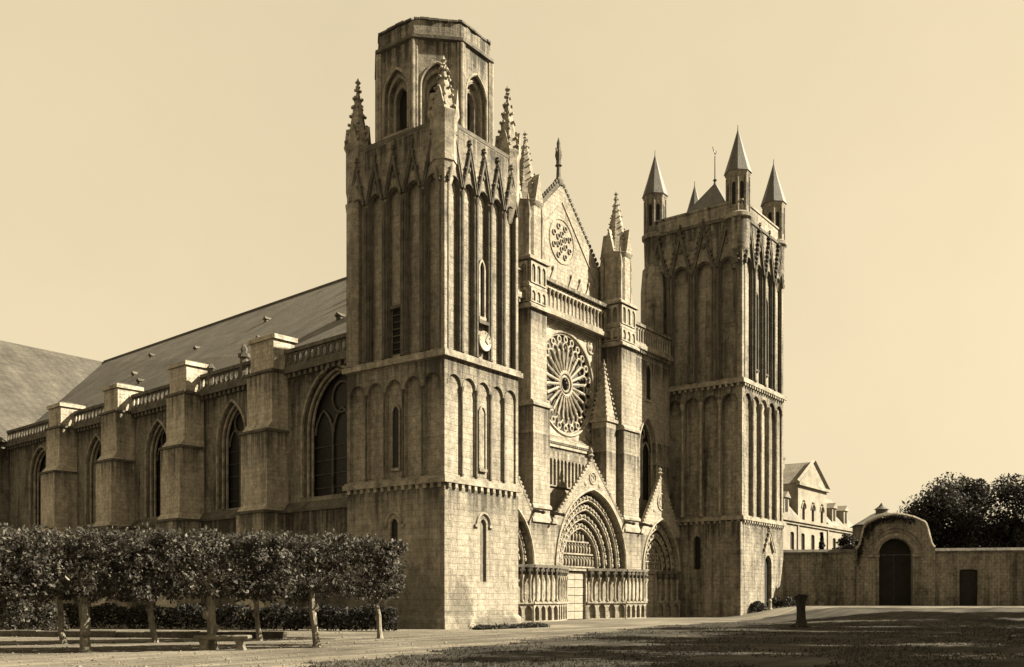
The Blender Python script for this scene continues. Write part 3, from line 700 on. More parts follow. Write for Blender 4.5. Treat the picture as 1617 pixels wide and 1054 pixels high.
    mb = MB(); mb.lathe(CX, 9.05, [(.42, za - .1), (.4, za + .35), (.2, za + .6), (.16, za + 1.5), (.3, za + 1.6), (.2, za + 1.75), (.2, za + 2.0), (.3, za + 2.4), (.22, za + 3.0), (.14, za + 3.2), (.17, za + 3.4), (.1, za + 3.65), (.03, za + 3.9)], 8)
    mb.prism([(CX - .42, za + 2.9), (CX - .1, za + 2.3), (CX - .1, za + 2.9)], G, -.35, -.25); mb.prism([(CX + .42, za + 2.9), (CX + .1, za + 2.3), (CX + .1, za + 2.9)], G, -.35, -.25)
    mb.build('finial_angel', S_SOOT, W)
    return W
WEST = west_front()

def west_buttress(x0, x1):
    cx = (x0 + x1) / 2; F = Fr((0, 0), (1, 0), (0, -1))
    mb = MB()
    mb.box(x0, 6.0, 7.3, x1, 8.0, 16.1); mb.box(x0 + .06, 6.25, 16.1, x1 - .06, 8.0, 23.3); mb.box(x0 + .02, 6.35, 23.3, x1 - .02, 9.4, 26.9)
    B = mb.build('buttress', S_FRONT, CATH)
    for z, yf, p in ((16.1, 6.0, .14), (23.3, 6.2, .2), (24.9, 6.35, .06), (26.9, 6.35, .24), (8.5, 6.0, .12)):
        mb = MB(); mb.rings([[(x0 - p, yf - p, z - .1), (x1 + p, yf - p, z - .1), (x1 + p, 8.2, z - .1), (x0 - p, 8.2, z - .1)], [(x0 - p, yf - p, z + .08), (x1 + p, yf - p, z + .08), (x1 + p, 8.2, z + .08), (x0 - p, 8.2, z + .08)], [(x0 - .01, yf + .1, z + .34), (x1 + .01, yf + .1, z + .34), (x1 + .01, 8.2, z + .34), (x0 - .01, 8.2, z + .34)]])
        mb.build('drip_course', S_TRIM, B)
    mb = MB()
    for zb, zt in ((23.7, 24.75), (25.1, 26.7)):
        n = 3; b = (x1 - x0 - .2) / n
        screen(mb, Fr((x0 + .1, 6.35), (1, 0), (0, -1)), 0, x1 - x0 - .2, zb, zt, [((i + .5) * b, b * .34, zb + .08, zt - .45, b * .4) for i in range(n)], .1, .004, 4, True)
        n = 4; b = 2.6 / n
        screen(mb, Fr((x0 + .02, 9.1), (0, -1), (-1, 0)), 0, 2.6, zb, zt, [((i + .5) * b, b * .34, zb + .08, zt - .45, b * .4) for i in range(n)], .08, .004, 4, True)
    mb.build('blind_panel', S_PALE, B)
    for q in (6.0,):                                     # gargoyles by the foot
        mb = MB()
        for sx in (x0 - .25, x1 + .25): mb.sweep([(sx, 6.4, 8.0), (sx, 5.7, 8.15), (sx, 5.1, 8.0)], [.2, .17, .1], 6); mb.blob((sx, 4.95, 7.98), (.16, .22, .15))
        mb.build('gargoyle', S_SOOT, B)
    link(pinnacle_mesh(1.22, 27.1, 31.3, 37.0, S_FRONT, 8, .09), 'pinnacle', B, (cx, 7.5, 0), 0)
    mb = MB()
    for k in range(4):
        a = math.pi / 4 + k * math.pi / 2; px, py = cx + 1.22 * math.cos(a), 7.5 + 1.22 * math.sin(a)
        mb.lathe(px, py, [(.2, 27.1), (.2, 29.9), (.28, 30.05), (.02, 31.8)], 6)
        for i in range(5): mb.blob((px, py, 30.2 + i * .33), .17 - .03 * i, 5, 3)
    mb.build('corner_shaft', S_TRIM, B)
    return B
west_buttress(17.2, 19.4); west_buttress(30.6, 33.2)

def aisle_front(u0, u1, c, name):
    mb = MB()
    screen(mb, AISLE, u0, u1, 0, 24.3, [(c, 1.55, 10.6, 15.4, 2.6)], 0, -.9, 8)
    mb.box(u0, -2.0, 0, u1, -.9, 24.3, AISLE)
    A = mb.build('aisle_front', S_FRONT, CATH)
    pane(AISLE, c, 1.56, 10.6, 15.4, 2.6, -.75, GLASS, A)
    lancet(AISLE, c, .42, 19.7, 22.2, .7, 0, S_FRONT, A, .12, .16)
    mb = MB()
    arch_roll(mb, AISLE, c, 1.68, 15.4, 2.75, .02, .13, zb=10.6); arch_roll(mb, AISLE, c, 1.4, 15.4, 2.4, -.35, .11, zb=10.6)
    mb.sweep([AISLE.P(c, -.6, 10.6), AISLE.P(c, -.6, 16.6)], .1, 6)
    for s in (-1, 1): mb.sweep([AISLE.P(c + s * .74 + u, -.6, z) for u, z in arch(0, .72, 14.9, 1.1, 5)], .08, 6)
    mb.sweep([AISLE.P(c + .5 * math.cos(2 * math.pi * k / 12), -.6, 16.75 + .5 * math.sin(2 * math.pi * k / 12)) for k in range(12)], .08, 5, True)
    mb.build('tracery', S_TRIM, A)
    mb = MB(); mb.box(u0, -.1, 23.9, u1, .4, 24.3, AISLE); mb.box(u0, -.1, 24.3, u1, .3, 24.5, AISLE); mb.box(u0, -.05, 25.95, u1, .3, 26.2, AISLE)
    for i in range(int((u1 - u0) / .4)): mb.box(u0 + .1 + i * .4, -.02, 23.6, u0 + .3 + i * .4, .3, 23.9, AISLE)
    mb.build('parapet_rail', S_FRONT, A)
    bal = MB(); bal.lathe(0, 0, [(.13, 0), (.08, .15), (.08, 1.05), (.14, 1.2)], 6); F0 = Fr((0, 0), (1, 0), (0, -1)); bal.sweep([F0.P(u, 0, z) for u, z in arch(0, .22, 1.15, .26, 4)], .06, 5)
    me = bal.mesh('baluster', S_TRIM); n = int((u1 - u0) / .46)
    for i in range(n): link(me, 'baluster', A, AISLE.P(u0 + .25 + i * (u1 - u0 - .5) / (n - 1), .12, 24.5))
    return A
aisle_front(33.2, 41.35, 37.0, 'a'); aisle_front(7.0, 17.2, 13.4, 'b')

# ------------------------------------------------------------------ portals
YF = 5.8
PF = Fr((0, YF), (1, 0), (0, -1))
def jamb(mbs, F, L, nb, nc):
    """splayed side below the springing: arcaded plinth, shafts, capitals. mbs = (plinth, wall, capitals)"""
    pl, wl, cp = mbs
    b = L / nb
    pl.box(0, -.9, 0, L, -.22, 1.3, F)
    screen(pl, F, 0, L, 0, 1.3, [((i + .5) * b, b * .36, .08, .78, b * .5) for i in range(nb)], .02, -.22, 4)
    pl.box(0, -.9, 1.3, L, .12, 1.48, F)
    wl.box(0, -.9, 1.48, L, -.22, 3.42, F)
    cp.box(0, -.9, 3.42, L, -.1, 3.62, F); cp.box(0, -.9, 3.98, L, .16, 4.2, F); cp.box(0, -.9, 3.62, L, -.16, 3.98, F)
    for i in range(nc):
        u = (i + .5) * L / nc
        cp.lathe(u, -.02, [(.1, 3.4), (.12, 3.5), (.24, 3.9), (.26, 4.0)], 6, 0, F)
        for q in (-.16, .16): cp.blob((u + q, .1, 3.75), (.1, .12, .14), 5, 3, F)
def portal(c, h, rise, gh_, gw, orders, door_h, label, ydeep):
    P = MB()
    zt = lambda u: 7.5 + (gh_ - 7.5) * max(0.0, 1 - abs(u - c) / gw)
    screen(P, PF, c - gw, c + gw, 4.2, zt, [(c, h, 4.2, 4.2, rise)], 0, -.5, 12)
    for sg in (-1, 1):                                  # top and back of the gable slab
        P.quad(PF.P(c + sg * gw, 0, 7.5), PF.P(c, 0, gh_), PF.P(c, -.5, gh_), PF.P(c + sg * gw, -.5, 7.5))
    P.prism([(c - gw, 7.3), (c + gw, 7.3), (c, gh_ - .05)] if rise + 4.2 < 7.2 else [(c - h - .05, 7.4), (c + h + .05, 7.4), (c, gh_ - .2)], PF, -2.1, -.5) if False else None
    PO = P.build('portal', S_FRONT, CATH); PO['label'] = label
    # coping with crockets and finial
    mb = MB()
    for sg in (-1, 1):
        mb.sweep([PF.P(c + sg * (gw + .1), -.15, 7.45), PF.P(c, -.15, gh_ + .1)], .2, 6)
        n = int(math.hypot(gw, gh_ - 7.5) / .38)
        for i in range(n):
            t = (i + .5) / n; mb.blob(PF.P(c + sg * gw * (1 - t) + sg * .06, -.05, 7.75 + (gh_ - 7.5) * t), (.13, .12, .15), 5, 3)
    mb.lathe(c, YF + .15, [(.16, gh_), (.12, gh_ + .4), (.28, gh_ + .55), (.12, gh_ + .7), (.2, gh_ + .85), (.02, gh_ + 1.2)], 6)
    mb.build('gable_coping', S_TRIM, PO)
    # carving in the gable field
    mb = MB(); zr = 4.2 + rise
    g0 = zr + (gh_ - zr) * .45; rr_ = min(.75, (gh_ - zr) * .2)
    mb.sweep([PF.P(c + rr_ * math.cos(2 * math.pi * k / 14), .02, g0 + rr_ * math.sin(2 * math.pi * k / 14)) for k in range(14)], .08, 5, True)
    for k in range(6): mb.blob(PF.P(c + rr_ * .5 * math.cos(k * 1.047), .03, g0 + rr_ * .5 * math.sin(k * 1.047)), (.13, .06, .13), 5, 3)
    for sg in (-1, 1):
        mb.blob(PF.P(c + sg * (rr_ + .6), .03, g0 - rr_ * 1.1), (.2, .07, .2))
    arch_roll(mb, PF, c, h + .12, 4.2, rise + .14, .03, .12, 14)
    mb.build('gable_carving', S_PALE, PO)
    # archivolts
    hin = h * 0.52; dh = (h - hin) / orders; yd = (ydeep - YF - .5) / orders
    for k in range(orders):
        ho, hi = h - dh * k, h - dh * (k + 1); ro_, ri = rise * (ho / h), rise * (hi / h); v0, v1 = -.5 - yd * k, -.5 - yd * (k + 1)
        hm_ = ho - dh * .46; mb = MB(); N = 14; A0 = arch(c, ho, 4.2, ro_, N); A = arch(c, hm_, 4.2, rise * hm_ / h, N); B = arch(c, hi, 4.2, ri, N)
        for i in range(2 * N):
            vg = v0 - .42
            mb.quad(PF.P(A0[i][0], vg, A0[i][1]), PF.P(A0[i + 1][0], vg, A0[i + 1][1]), PF.P(A[i + 1][0], vg, A[i + 1][1]), PF.P(A[i][0], vg, A[i][1]))
            for Q in (A0, A): mb.quad(PF.P(Q[i][0], vg, Q[i][1]), PF.P(Q[i + 1][0], vg, Q[i + 1][1]), PF.P(Q[i + 1][0], v0 + (.3 if Q is A0 else 0), Q[i + 1][1]), PF.P(Q[i][0], v0 + (.3 if Q is A0 else 0), Q[i][1]))
            mb.quad(PF.P(A[i][0], v0, A[i][1]), PF.P(A[i + 1][0], v0, A[i + 1][1]), PF.P(B[i + 1][0], v0, B[i + 1][1]), PF.P(B[i][0], v0, B[i][1]))
            mb.quad(PF.P(B[i][0], v0, B[i][1]), PF.P(B[i + 1][0], v0, B[i + 1][1]), PF.P(B[i + 1][0], v1, B[i + 1][1]), PF.P(B[i][0], v1, B[i][1]))
        arch_roll(mb, PF, c, hi + .02, 4.2, ri + .02, v0 + .03, .105, 14)
        
        q = arch(c, hi + dh * .34, 4.2, rise * (hi + dh * .34) / h, 30)        # little seated figures under canopies
        step = max(2, int(.62 / (math.hypot(q[1][0] - q[0][0], q[1][1] - q[0][1]) + 1e-6)))
        for i in range(1, len(q) - 1, step):
            u, z = q[i]; mb.blob(PF.P(u, v0 + .08, z), (dh * .26, .16, dh * .33), 6, 4)
            dx, dz = q[min(i + 1, len(q) - 1)][0] - q[i - 1][0], q[min(i + 1, len(q) - 1)][1] - q[i - 1][1]; L = math.hypot(dx, dz)
            sgn = 1 if dz >= 0 else -1
            mb.blob(PF.P(u + sgn * dx / L * dh * .4, v0 + .12, z + sgn * dz / L * dh * .4), (.1, .1, .11), 5, 3)
        mb.build('archivolt', S_TRIM, PO)
    # tympanum with three carved registers
    T = Fr((0, ydeep), (1, 0), (0, -1)); mb = MB()
    mb.prism([(c - hin, 4.2)] + arch(c, hin, 4.2, rise * hin / h, 10)[1:-1] + [(c + hin, 4.2)], T, -.3, 0)
    TY = mb.build('tympanum', S_FRONT, PO)
    mb = MB(); rz = rise * hin / h
    A = arch(c, hin, 4.2, rz, 20)
    def halfw(z): return max([abs(u - c) for u, zz in A if zz >= z] or [0])
    for j, zf in enumerate((0.0, .33, .64)):
        z0 = 4.28 + rz * zf; hw = halfw(z0 + rz * .2) - .1
        mb.box(c - halfw(z0) + .06, -.02, z0 - .09, c + halfw(z0) - .06, .16, z0 + .03, T)
        n = max(3, int(hw * 2 / .42)); fh = rz * .26
        for i in range(n):
            u = c - hw + (i + .5) * 2 * hw / n
            mb.blob(T.P(u, .08, z0 + fh * .42), (.13, .11, fh * .42)); mb.blob(T.P(u, .12, z0 + fh * .92), (.08, .09, .1), 5, 3)
    mb.build('tympanum_relief', S_TRIM, PO)
    # splayed sides
    dw = hin * .56
    sm = shaft_mesh(1.96, .095, S_TRIM, False)
    for sg in (-1, 1):
        pin, pout = (c + sg * dw, ydeep - .05), (c + sg * h, YF - .12)
        a, b = (pout, pin) if sg < 0 else (pin, pout)
        L = math.hypot(b[0] - a[0], b[1] - a[1]); u = ((b[0] - a[0]) / L, (b[1] - a[1]) / L); F = Fr(a, u, (u[1], -u[0]), L)
        nb = 4 if h > 4 else 3; nc = 5 if h > 4 else 4
        mbs = (MB(), MB(), MB()); jamb(mbs, F, L, nb, nc)
        mbs[0].build('plinth_arcade', S_FRONT, PO); mbs[1].build('jamb_wall', S_FRONT, PO); mbs[2].build('capital_frieze', S_SOOT, PO)
        for i in range(nc): link(sm, 'colonnette', PO, F.P((i + .5) * L / nc, -.02, 1.48), F.rot())
    mb = MB(); mb.box(c - hin - .1, -.3, 3.95, c + hin + .1, .08, 4.2, T); mb.box(c - dw - .25, -.3, 0, c - dw + .12, .02, 3.95, T); mb.box(c + dw - .12, -.3, 0, c + dw + .25, .02, 3.95, T)
    mb.build('door_frame', S_FRONT, PO)
    n = 6; x0, x1 = c - dw + .12, c + dw - .12
    for s in range(2):
        xa, xb = (x0, c - .02) if s == 0 else (c + .02, x1)
        for i in range(n):
            mb = MB(); za, zb = .05 + i * 3.85 / n, .05 + (i + 1) * 3.85 / n - .05
            mb.box(xa, -.26, za, xb, -.2 + .015 * (i % 2), zb, T); mb.build('door_board', DOORW, PO)
    return PO
portal(CX, 5.2, 6.1, 12.6, 5.5, 4, 4.1, 'large central portal under a crocketed gable', 7.3)
portal(37.0, 3.4, 4.5, 12.4, 3.7, 3, 4.1, 'portal beside the turreted tower', 6.86)
portal(13.4, 3.4, 4.5, 12.4, 3.7, 3, 4.1, 'portal beside the taller tower', 6.86)
def portal_pier(x0, x1):
    mb = MB(); mb.box(x0, YF + .3, 4.2, x1, 8.0, 7.5); mb.box(x0 - .05, YF + .02, 4.2, x1 + .05, YF + .3, 7.3)
    pier = mb.build('portal_pier', S_FRONT, CATH)
    F = Fr((x0 - .1, YF - .15), (1, 0), (0, -1)); mbs = (MB(), MB(), MB()); jamb(mbs, F, x1 - x0 + .2, 4, 5)
    mbs[0].build('plinth_arcade', S_FRONT, pier); mbs[1].build('jamb_wall', S_PALE, pier); mbs[2].build('capital_frieze', S_SOOT, pier)
    sm = shaft_mesh(1.96, .095, S_TRIM, False); L = x1 - x0 + .2
    for i in range(5): link(sm, 'colonnette', pier, F.P((i + .5) * L / 5, -.02, 1.48))
    mb = MB(); mb.rings([[(x0 - .1, YF - .12, 7.35), (x1 + .1, YF - .12, 7.35), (x1 + .1, 8, 7.35), (x0 - .1, 8, 7.35)], [(x0 - .1, YF - .12, 7.55), (x1 + .1, YF - .12, 7.55), (x1 + .1, 8, 7.55), (x0 - .1, 8, 7.55)], [(x0 + .1, 6.1, 8.2), (x1 - .1, 6.1, 8.2), (x1 - .1, 8, 8.2), (x0 + .1, 8, 8.2)]])
    mb.build('weathering', S_TRIM, pier)
portal_pier(16.85, 19.95); portal_pier(30.45, 33.55)
# slender pier with a spirelet beside the central gable
mb = MB(); mb.box(28.65, 6.55, 7.0, 30.2, 8.0, 16.5); PS = mb.build('spirelet_pier', S_FRONT, CATH)
mb = MB(); mb.rings([[(28.5, 6.4, 16.5), (30.35, 6.4, 16.5), (30.35, 8.1, 16.5), (28.5, 8.1, 16.5)], [(28.5, 6.4, 16.75), (30.35, 6.4, 16.75), (30.35, 8.1, 16.75), (28.5, 8.1, 16.75)]])
mb.rings([[(28.65, 6.55, 16.75), (30.2, 6.55, 16.75), (30.2, 8.0, 16.75), (28.65, 8.0, 16.75)], [(29.38, 7.2, 21.3), (29.46, 7.2, 21.3), (29.46, 7.3, 21.3), (29.38, 7.3, 21.3)]])
for sx in (-1, 1):
    for sy in (-1, 1):
        for i in range(11):
            t = (i + .3) / 11; mb.blob((29.42 + sx * (.78 * (1 - t) + .05), 7.25 + sy * (.7 * (1 - t) + .05), 16.8 + 4.5 * t), .13, 5, 3)
mb.lathe(29.42, 7.25, [(.05, 21.2), (.2, 21.4), (.08, 21.55), (.02, 21.9)], 6)
mb.build('spirelet', S_FRONT, PS)

# ------------------------------------------------------------------ nave flank
def wx(y): return 0.784 + 0.093 * y
YE = 62.0
_l = math.hypot(0.093, 1)
FL = Fr((wx(YE), YE), (-0.093 / _l, -1 / _l), (-1 / _l, 0.093 / _l))
def fu(y): return (YE - y) * _l
WIN = [(10.75, 3.15, 8.35, 12.7, 3.85), (22.35, 1.75, 8.2, 13.0, 2.8), (32.85, 1.75, 8.2, 13.0, 2.7), (43.4, 1.75, 8.2, 13.0, 2.7), (54.6, 2.3, 8.2, 13.2, 2.7)]
mb = MB()
screen(mb, FL, 0, fu(7.5), 0, 17.0, [(fu(y), h, zb, zs, r) for (y, h, zb, zs, r) in WIN], 0, -.95, 9)
mb.box(0, -2.0, 0, fu(9.8), -.95, 17.0, FL)
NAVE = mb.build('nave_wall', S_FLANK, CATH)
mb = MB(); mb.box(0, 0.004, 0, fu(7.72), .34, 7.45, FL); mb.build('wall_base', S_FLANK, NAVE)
mb = MB(); mb.prism([(0, 0), (1, 0)], FL, 0, 0) if False else None
ua, ub = 0, fu(7.72)
mb.rings([[FL.P(ua, -.02, 7.45), FL.P(ub, -.02, 7.45), FL.P(ub, -.02, 8.1), FL.P(ua, -.02, 8.1)], [FL.P(ua, .46, 7.4), FL.P(ub, .46, 7.4), FL.P(ub, .46, 7.6), FL.P(ua, .46, 7.6)]])
mb.build('sill_course', S_SOOT, NAVE)
for (y, h, zb, zs, r) in WIN:
    u = fu(y); pane(FL, u, h + .01, zb, zs, r, -.8, GLASS, NAVE)
    mb = MB()
    arch_roll(mb, FL, u, h + .14, zs, r + .16, .03, .12, 9, zb); arch_roll(mb, FL, u, h - .12, zs, r - .12, -.3, .12, 9, zb); arch_roll(mb, FL, u, h - .25, zs, r - .26, -.55, .1, 9, zb)
    mb.build('window_moulding', S_TRIM, NAVE)
    mb = MB(); k = 2 if h < 2 else 3
    lw = 2 * (h - .3) / k
    for i in range(1, k): mb.sweep([FL.P(u - h + .3 + i * lw, -.7, zb), FL.P(u - h + .3 + i * lw, -.7, zs + .4)], .09, 6)
    for i in range(k): mb.sweep([FL.P(u - h + .3 + (i + .5) * lw + a, -.7, z) for a, z in arch(0, lw * .46, zs - .2, lw * .8, 5)], .08, 6)
    rc = r * .26; mb.sweep([FL.P(u + rc * math.cos(2 * math.pi * q / 14), -.7, zs + r * .52 + rc * math.sin(2 * math.pi * q / 14)) for q in range(14)], .08, 6, True)
    for q in range(int((zs - zb) / .9)): mb.box(u - h + .1, -.76, zb + .6 + q * .9, u + h - .1, -.73, zb + .63 + q * .9, FL)
    mb.build('tracery', S_SOOT, NAVE)
# cornice and pierced balustrade, one length per bay
mb = MB(); mb.box(0, -.95, 16.7, fu(7.8), .4, 17.05, FL)
for i in range(int(fu(7.8) / .6)): mb.box(.1 + i * .6, .0, 16.4, .36 + i * .6, .3, 16.7, FL)
mb.build('cornice', S_SOOT, NAVE)
BUT = [(15.6, 18.6), (26.1, 28.8), (36.6, 39.3), (47.1, 49.9)]
segs = [(7.9, 15.6), (18.6, 26.1), (28.8, 36.6), (39.3, 47.1), (49.9, 61.9)]
for (ya, yb) in segs:
    u0, u1 = fu(yb), fu(ya); mb = MB()
    mb.box(u0, .1, 17.05, u1, .3, 17.25, FL); mb.box(u0, .06, 18.05, u1, .34, 18.3, FL)
    n = max(3, int((u1 - u0) / .62)); b = (u1 - u0) / n
    for i in range(n):
        c = u0 + (i + .5) * b
        mb.sweep([FL.P(c + .27 * math.cos(2 * math.pi * q / 9), .2, 17.65 + .36 * math.sin(2 * math.pi * q / 9)) for q in range(9)], .075, 5, True)
        mb.sweep([FL.P(c - b / 2, .2, 17.2), FL.P(c - b / 2, .2, 18.1)], .06, 5)
    mb.build('balustrade', S_SOOT, NAVE)
for bi, (ya, yb) in enumerate(BUT):
    ua, ub = fu(yb), fu(ya); mb = MB()
    pj = 1.65 if bi == 0 else 1.95
    def stage(z0, z1, p, w=0.0): mb.box(ua - w, -.3, z0, ub + w, p, z1, FL)
    mb.prism([(ua - .2, 0), (ub + .2, 0)], FL, 0, 0) if False else None
    stage(0, 7.5, pj + .35, .14)
    def slope(z0, z1, p0, p1, w0, w1):
        mb.rings([[FL.P(ua - w0, -.3, z0), FL.P(ub + w0, -.3, z0), FL.P(ub + w0, p0, z0), FL.P(ua - w0, p0, z0)], [FL.P(ua - w1, -.3, z1), FL.P(ub + w1, -.3, z1), FL.P(ub + w1, p1, z1), FL.P(ua - w1, p1, z1)]])
    slope(7.5, 7.95, pj + .35, pj + .06, .14, .02)
    stage(7.9, 12.9, pj + .05, .02); slope(12.9, 13.5, pj + .05, pj - .4, .02, -.02); stage(13.4, 16.9, pj - .4, -.03)
    b = mb.build('flank_buttress', S_BUTT, CATH)
    for z, p, w in ((7.5, pj + .35, .14), (12.9, pj + .05, .02), (16.9, pj - .4, 0)):
        mb = MB(); mb.box(ua - w - .1, -.2, z - .12, ub + w + .1, p + .12, z + .06, FL); mb.build('drip_course', S_SOOT, b)
    mb = MB(); top = 19.3 - .12 * bi
    mb.box(ua + .25, -.6, 16.95, ub - .1, pj - .55, top - .3, FL); mb.box(ua + .1, -.75, top - .3, ub + .05, pj - .4, top, FL); mb.build('pier_cap', S_BUTT, b)
    mb = MB(); mb.rings([[FL.P(ua + .1, -.75, top), FL.P(ub + .05, -.75, top), FL.P(ub + .05, pj - .4, top), FL.P(ua + .1, pj - .4, top)], [FL.P(ua + 1.0, .1, top + .3), FL.P(ub - .9, .1, top + .3), FL.P(ub - .9, pj - 1.0, top + .3), FL.P(ua + 1.0, pj - 1.0, top + .3)]]); mb.build('cap_roof', S_SOOT, b)
# little crowned shaft standing on the eaves
u = fu(20.6); mb = MB(); mb.lathe(u, .15, [(.3, 17.0), (.28, 18.6), (.42, 18.7), (.42, 18.95), (.2, 19.0), (.24, 19.3), (.1, 19.6)], 6, 0, FL); mb.build('eaves_finial', S_SOOT, NAVE)
u = fu(24.9); mb = MB(); mb.lathe(u, .15, [(.26, 17.0), (.26, 18.5), (.34, 18.6), (.1, 18.95)], 6, 0, FL); mb.build('eaves_finial', S_SOOT, NAVE)
# ------------------------------------------------------------------ roofs
def ez(y): return wx(y) + .35
mb = MB(); RZ0, RZ1 = 33.9, 30.9; ER = 48.0
mb.rings([[(ez(9.5), 9.5, 17.35), (CX, 9.5, RZ0), (ER, 9.5, 17.35)], [(ez(76.2), 76.2, 17.35), (CX, 76.2, RZ1), (ER - 7, 76.2, 17.35)], [(ez(100), 100, 17.35), (CX, 100, RZ1), (ER - 9, 100, 17.35)]])
NR = mb.build('nave_roof', ROOF, CATH, smooth=0)
mb = MB(); mb.sweep([(CX, 9.6, RZ0 + .05), (CX, 76.2, RZ1 + .05)], .16, 5); mb.build('ridge_tiles', ROOF, NR)
def on_roof(y, t):
    zr = RZ0 + (RZ1 - RZ0) * (y - 9.5) / 66.7
    return (ez(y) + (CX - ez(y)) * t, y, 17.35 + (zr - 17.35) * t)
lu = MB(); lu.box(-.25, -.2, -.25, .45, .2, .32); lu.rings([[(-.36, -.28, .3), (.6, -.28, .3), (.6, .28, .3), (-.36, .28, .3)], [(-.36, -.02, .58), (.6, -.02, .58), (.6, .02, .58), (-.36, .02, .58)]])
lm = lu.mesh('roof_lucarne', S_SOOT)
for (y, t) in ((19.5, .35), (24, .63), (30.5, .38), (37, .66), (45, .55), (53, .45), (47, .3), (27, .8), (57.5, .7)): link(lm, 'roof_lucarne', NR, on_roof(y, t))
# transept roof and walls
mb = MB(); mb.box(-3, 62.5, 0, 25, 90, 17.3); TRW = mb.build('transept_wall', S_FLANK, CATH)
mb = MB()
mb.rings([[(-3.4, 62, 17.2), (-3.4, 76.2, RZ1), (-3.4, 90.5, 17.2)], [(CX, 62, 17.2), (CX, 76.2, RZ1), (CX, 90.5, 17.2)]]); mb.build('transept_roof', ROOF2, CATH, smooth=0)

# ------------------------------------------------------------------ foliage helpers
def leaf_cloud(rng, pts, size, up=0.2):
    mb = MB(); V = mb.v; Fc = mb.f
    for p in pts:
        d = Vector((rng.gauss(0, 1), rng.gauss(0, 1), rng.gauss(up, .8))).normalized()
        a = d.orthogonal().normalized(); b = d.cross(a)
        t = rng.uniform(0, 6.28); e = a * math.cos(t) + b * math.sin(t); g = d.cross(e)
        s = size * (.45 + 1.1 * rng.random() ** 1.6); c = Vector(p); k = len(V)
        V += [tuple(c - e * s), tuple(c + g * s * .55 + d * s * .12), tuple(c + e * s), tuple(c - g * s * .55 + d * s * .12)]
        Fc.append((k, k + 1, k + 2, k + 3))
    return mb
def clipped_crown(seed, lx, ly, z0, z1, n, size):
    """loosely clipped crown: sprays of leaves on the faces of a soft box, thin inside, with shoots hanging and sticking out"""
    rng = random.Random(seed); pts = []; ph = [rng.uniform(0, 6.28) for _ in range(6)]
    nc = n // 46
    for k in range(nc):
        f = rng.random()
        x, y, z = rng.uniform(-lx, lx), rng.uniform(-ly, ly), rng.uniform(z0, z1)
        if f < .34: y = ly * rng.choice((-1, 1)) * rng.uniform(.82, 1.03)
        elif f < .58: z = z1 - abs(rng.gauss(0, .12))
        elif f < .76: x = lx * rng.choice((-1, 1)) * rng.uniform(.86, 1.02)
        elif f < .88: z = z0 + rng.uniform(-.12, .18)
        w_ = .07 * math.sin(2.1 * x + ph[0]) + .06 * math.sin(4.7 * x + ph[1] + 2 * y)
        if z > (z0 + z1) / 2: z += w_
        else: z += .8 * w_ - (.15 if rng.random() < .1 else 0)
        y += .09 * math.sin(2.6 * x + ph[2] + z * 1.7) * (1 if y > 0 else -1)
        d = Vector((rng.gauss(0, 1), rng.gauss(0, 1), rng.gauss(-.25, .8))).normalized(); L = rng.uniform(.18, .5); wd = rng.uniform(.05, .13)
        for i in range(46):
            t = rng.uniform(-.6, .6); pts.append((x + d.x * L * t + rng.gauss(0, wd), y + d.y * L * t + rng.gauss(0, wd), z + d.z * L * t + rng.gauss(0, wd)))
    return leaf_cloud(rng, pts, size)
def limb_tree(seed, h, base, rad, nblob, n, size, matl, matb, squash=.8):
    """natural tree: returns (trunk mesh, crown mesh)"""
    rng = random.Random(seed); tr = MB()
    tr.sweep([(0, 0, -.2), (.05, .03, h * .2), (-.05, .08, h * .42), (.1, 0, h * .7)], [h * .035, h * .026, h * .02, h * .008], 8)
    pts = []; blobs = []
    for k in range(nblob):
        a = rng.uniform(0, 6.28); q = rad * rng.uniform(.15, .82); z = base + (h - base) * rng.uniform(.12, .86)
        q *= math.sqrt(max(.15, 1 - ((z - base) / (h - base) - .4) ** 2 * 2.2))
        blobs.append((q * math.cos(a), q * math.sin(a), z, rad * rng.uniform(.22, .4)))
    for (x, y, z, r) in blobs:
        zs_ = max(h * .22, z - (h - base) * .35)
        tr.sweep([(0, 0, zs_), (x * .5, y * .5, zs_ + (z - zs_) * .65), (x, y, z)], [h * .011, h * .007, h * .003], 5)
        for i in range(n // nblob):
            d = Vector((rng.gauss(0, 1), rng.gauss(0, 1), rng.gauss(0, 1))).normalized(); rr_ = r * (rng.random() ** .4)
            pts.append((x + d.x * rr_, y + d.y * rr_, z + d.z * rr_ * squash))
    return tr.mesh('trunk', matb), leaf_cloud(rng, pts, size).mesh('crown', matl, smooth=0)

# ------------------------------------------------------------------ pollarded trees along the flank
def pollard_trunk(seed, h, r):
    rng = random.Random(seed); mb = MB()
    lean = rng.uniform(.05, .34); vx, vy = -.6 * lean, .8 * lean
    P = [(0, 0, -.05), (0, 0, .12)] + [(vx * t + rng.gauss(0, .025), vy * t + rng.gauss(0, .025), h * t) for t in (.25, .45, .65, .85)] + [(vx, vy, h), (vx, vy, h + .6)]
    mb.sweep(P, [r * 1.7, r * 1.2] + [r * rng.uniform(.85, 1.12) for _ in range(4)] + [r * 1.1, r * .6], 9)
    for k in range(3): t = rng.uniform(.3, .95); mb.blob((vx * t + rng.gauss(0, .04), vy * t + rng.gauss(0, .04), h * t), (r * 1.1, r * 1.1, r * 1.3), 8, 5)
    for k in range(7):
        a = rng.uniform(0, 6.28); q = rng.uniform(.7, 1.3); mb.sweep([(vx, vy, h - .1), (vx + .5 * q * math.cos(a), vy + .5 * q * math.sin(a), h + .35), (vx + 1.1 * q * math.cos(a), vy + .9 * q * math.sin(a), h + .9)], [r * .5, r * .35, r * .15], 5)
    return mb.mesh('trunk', BARK)
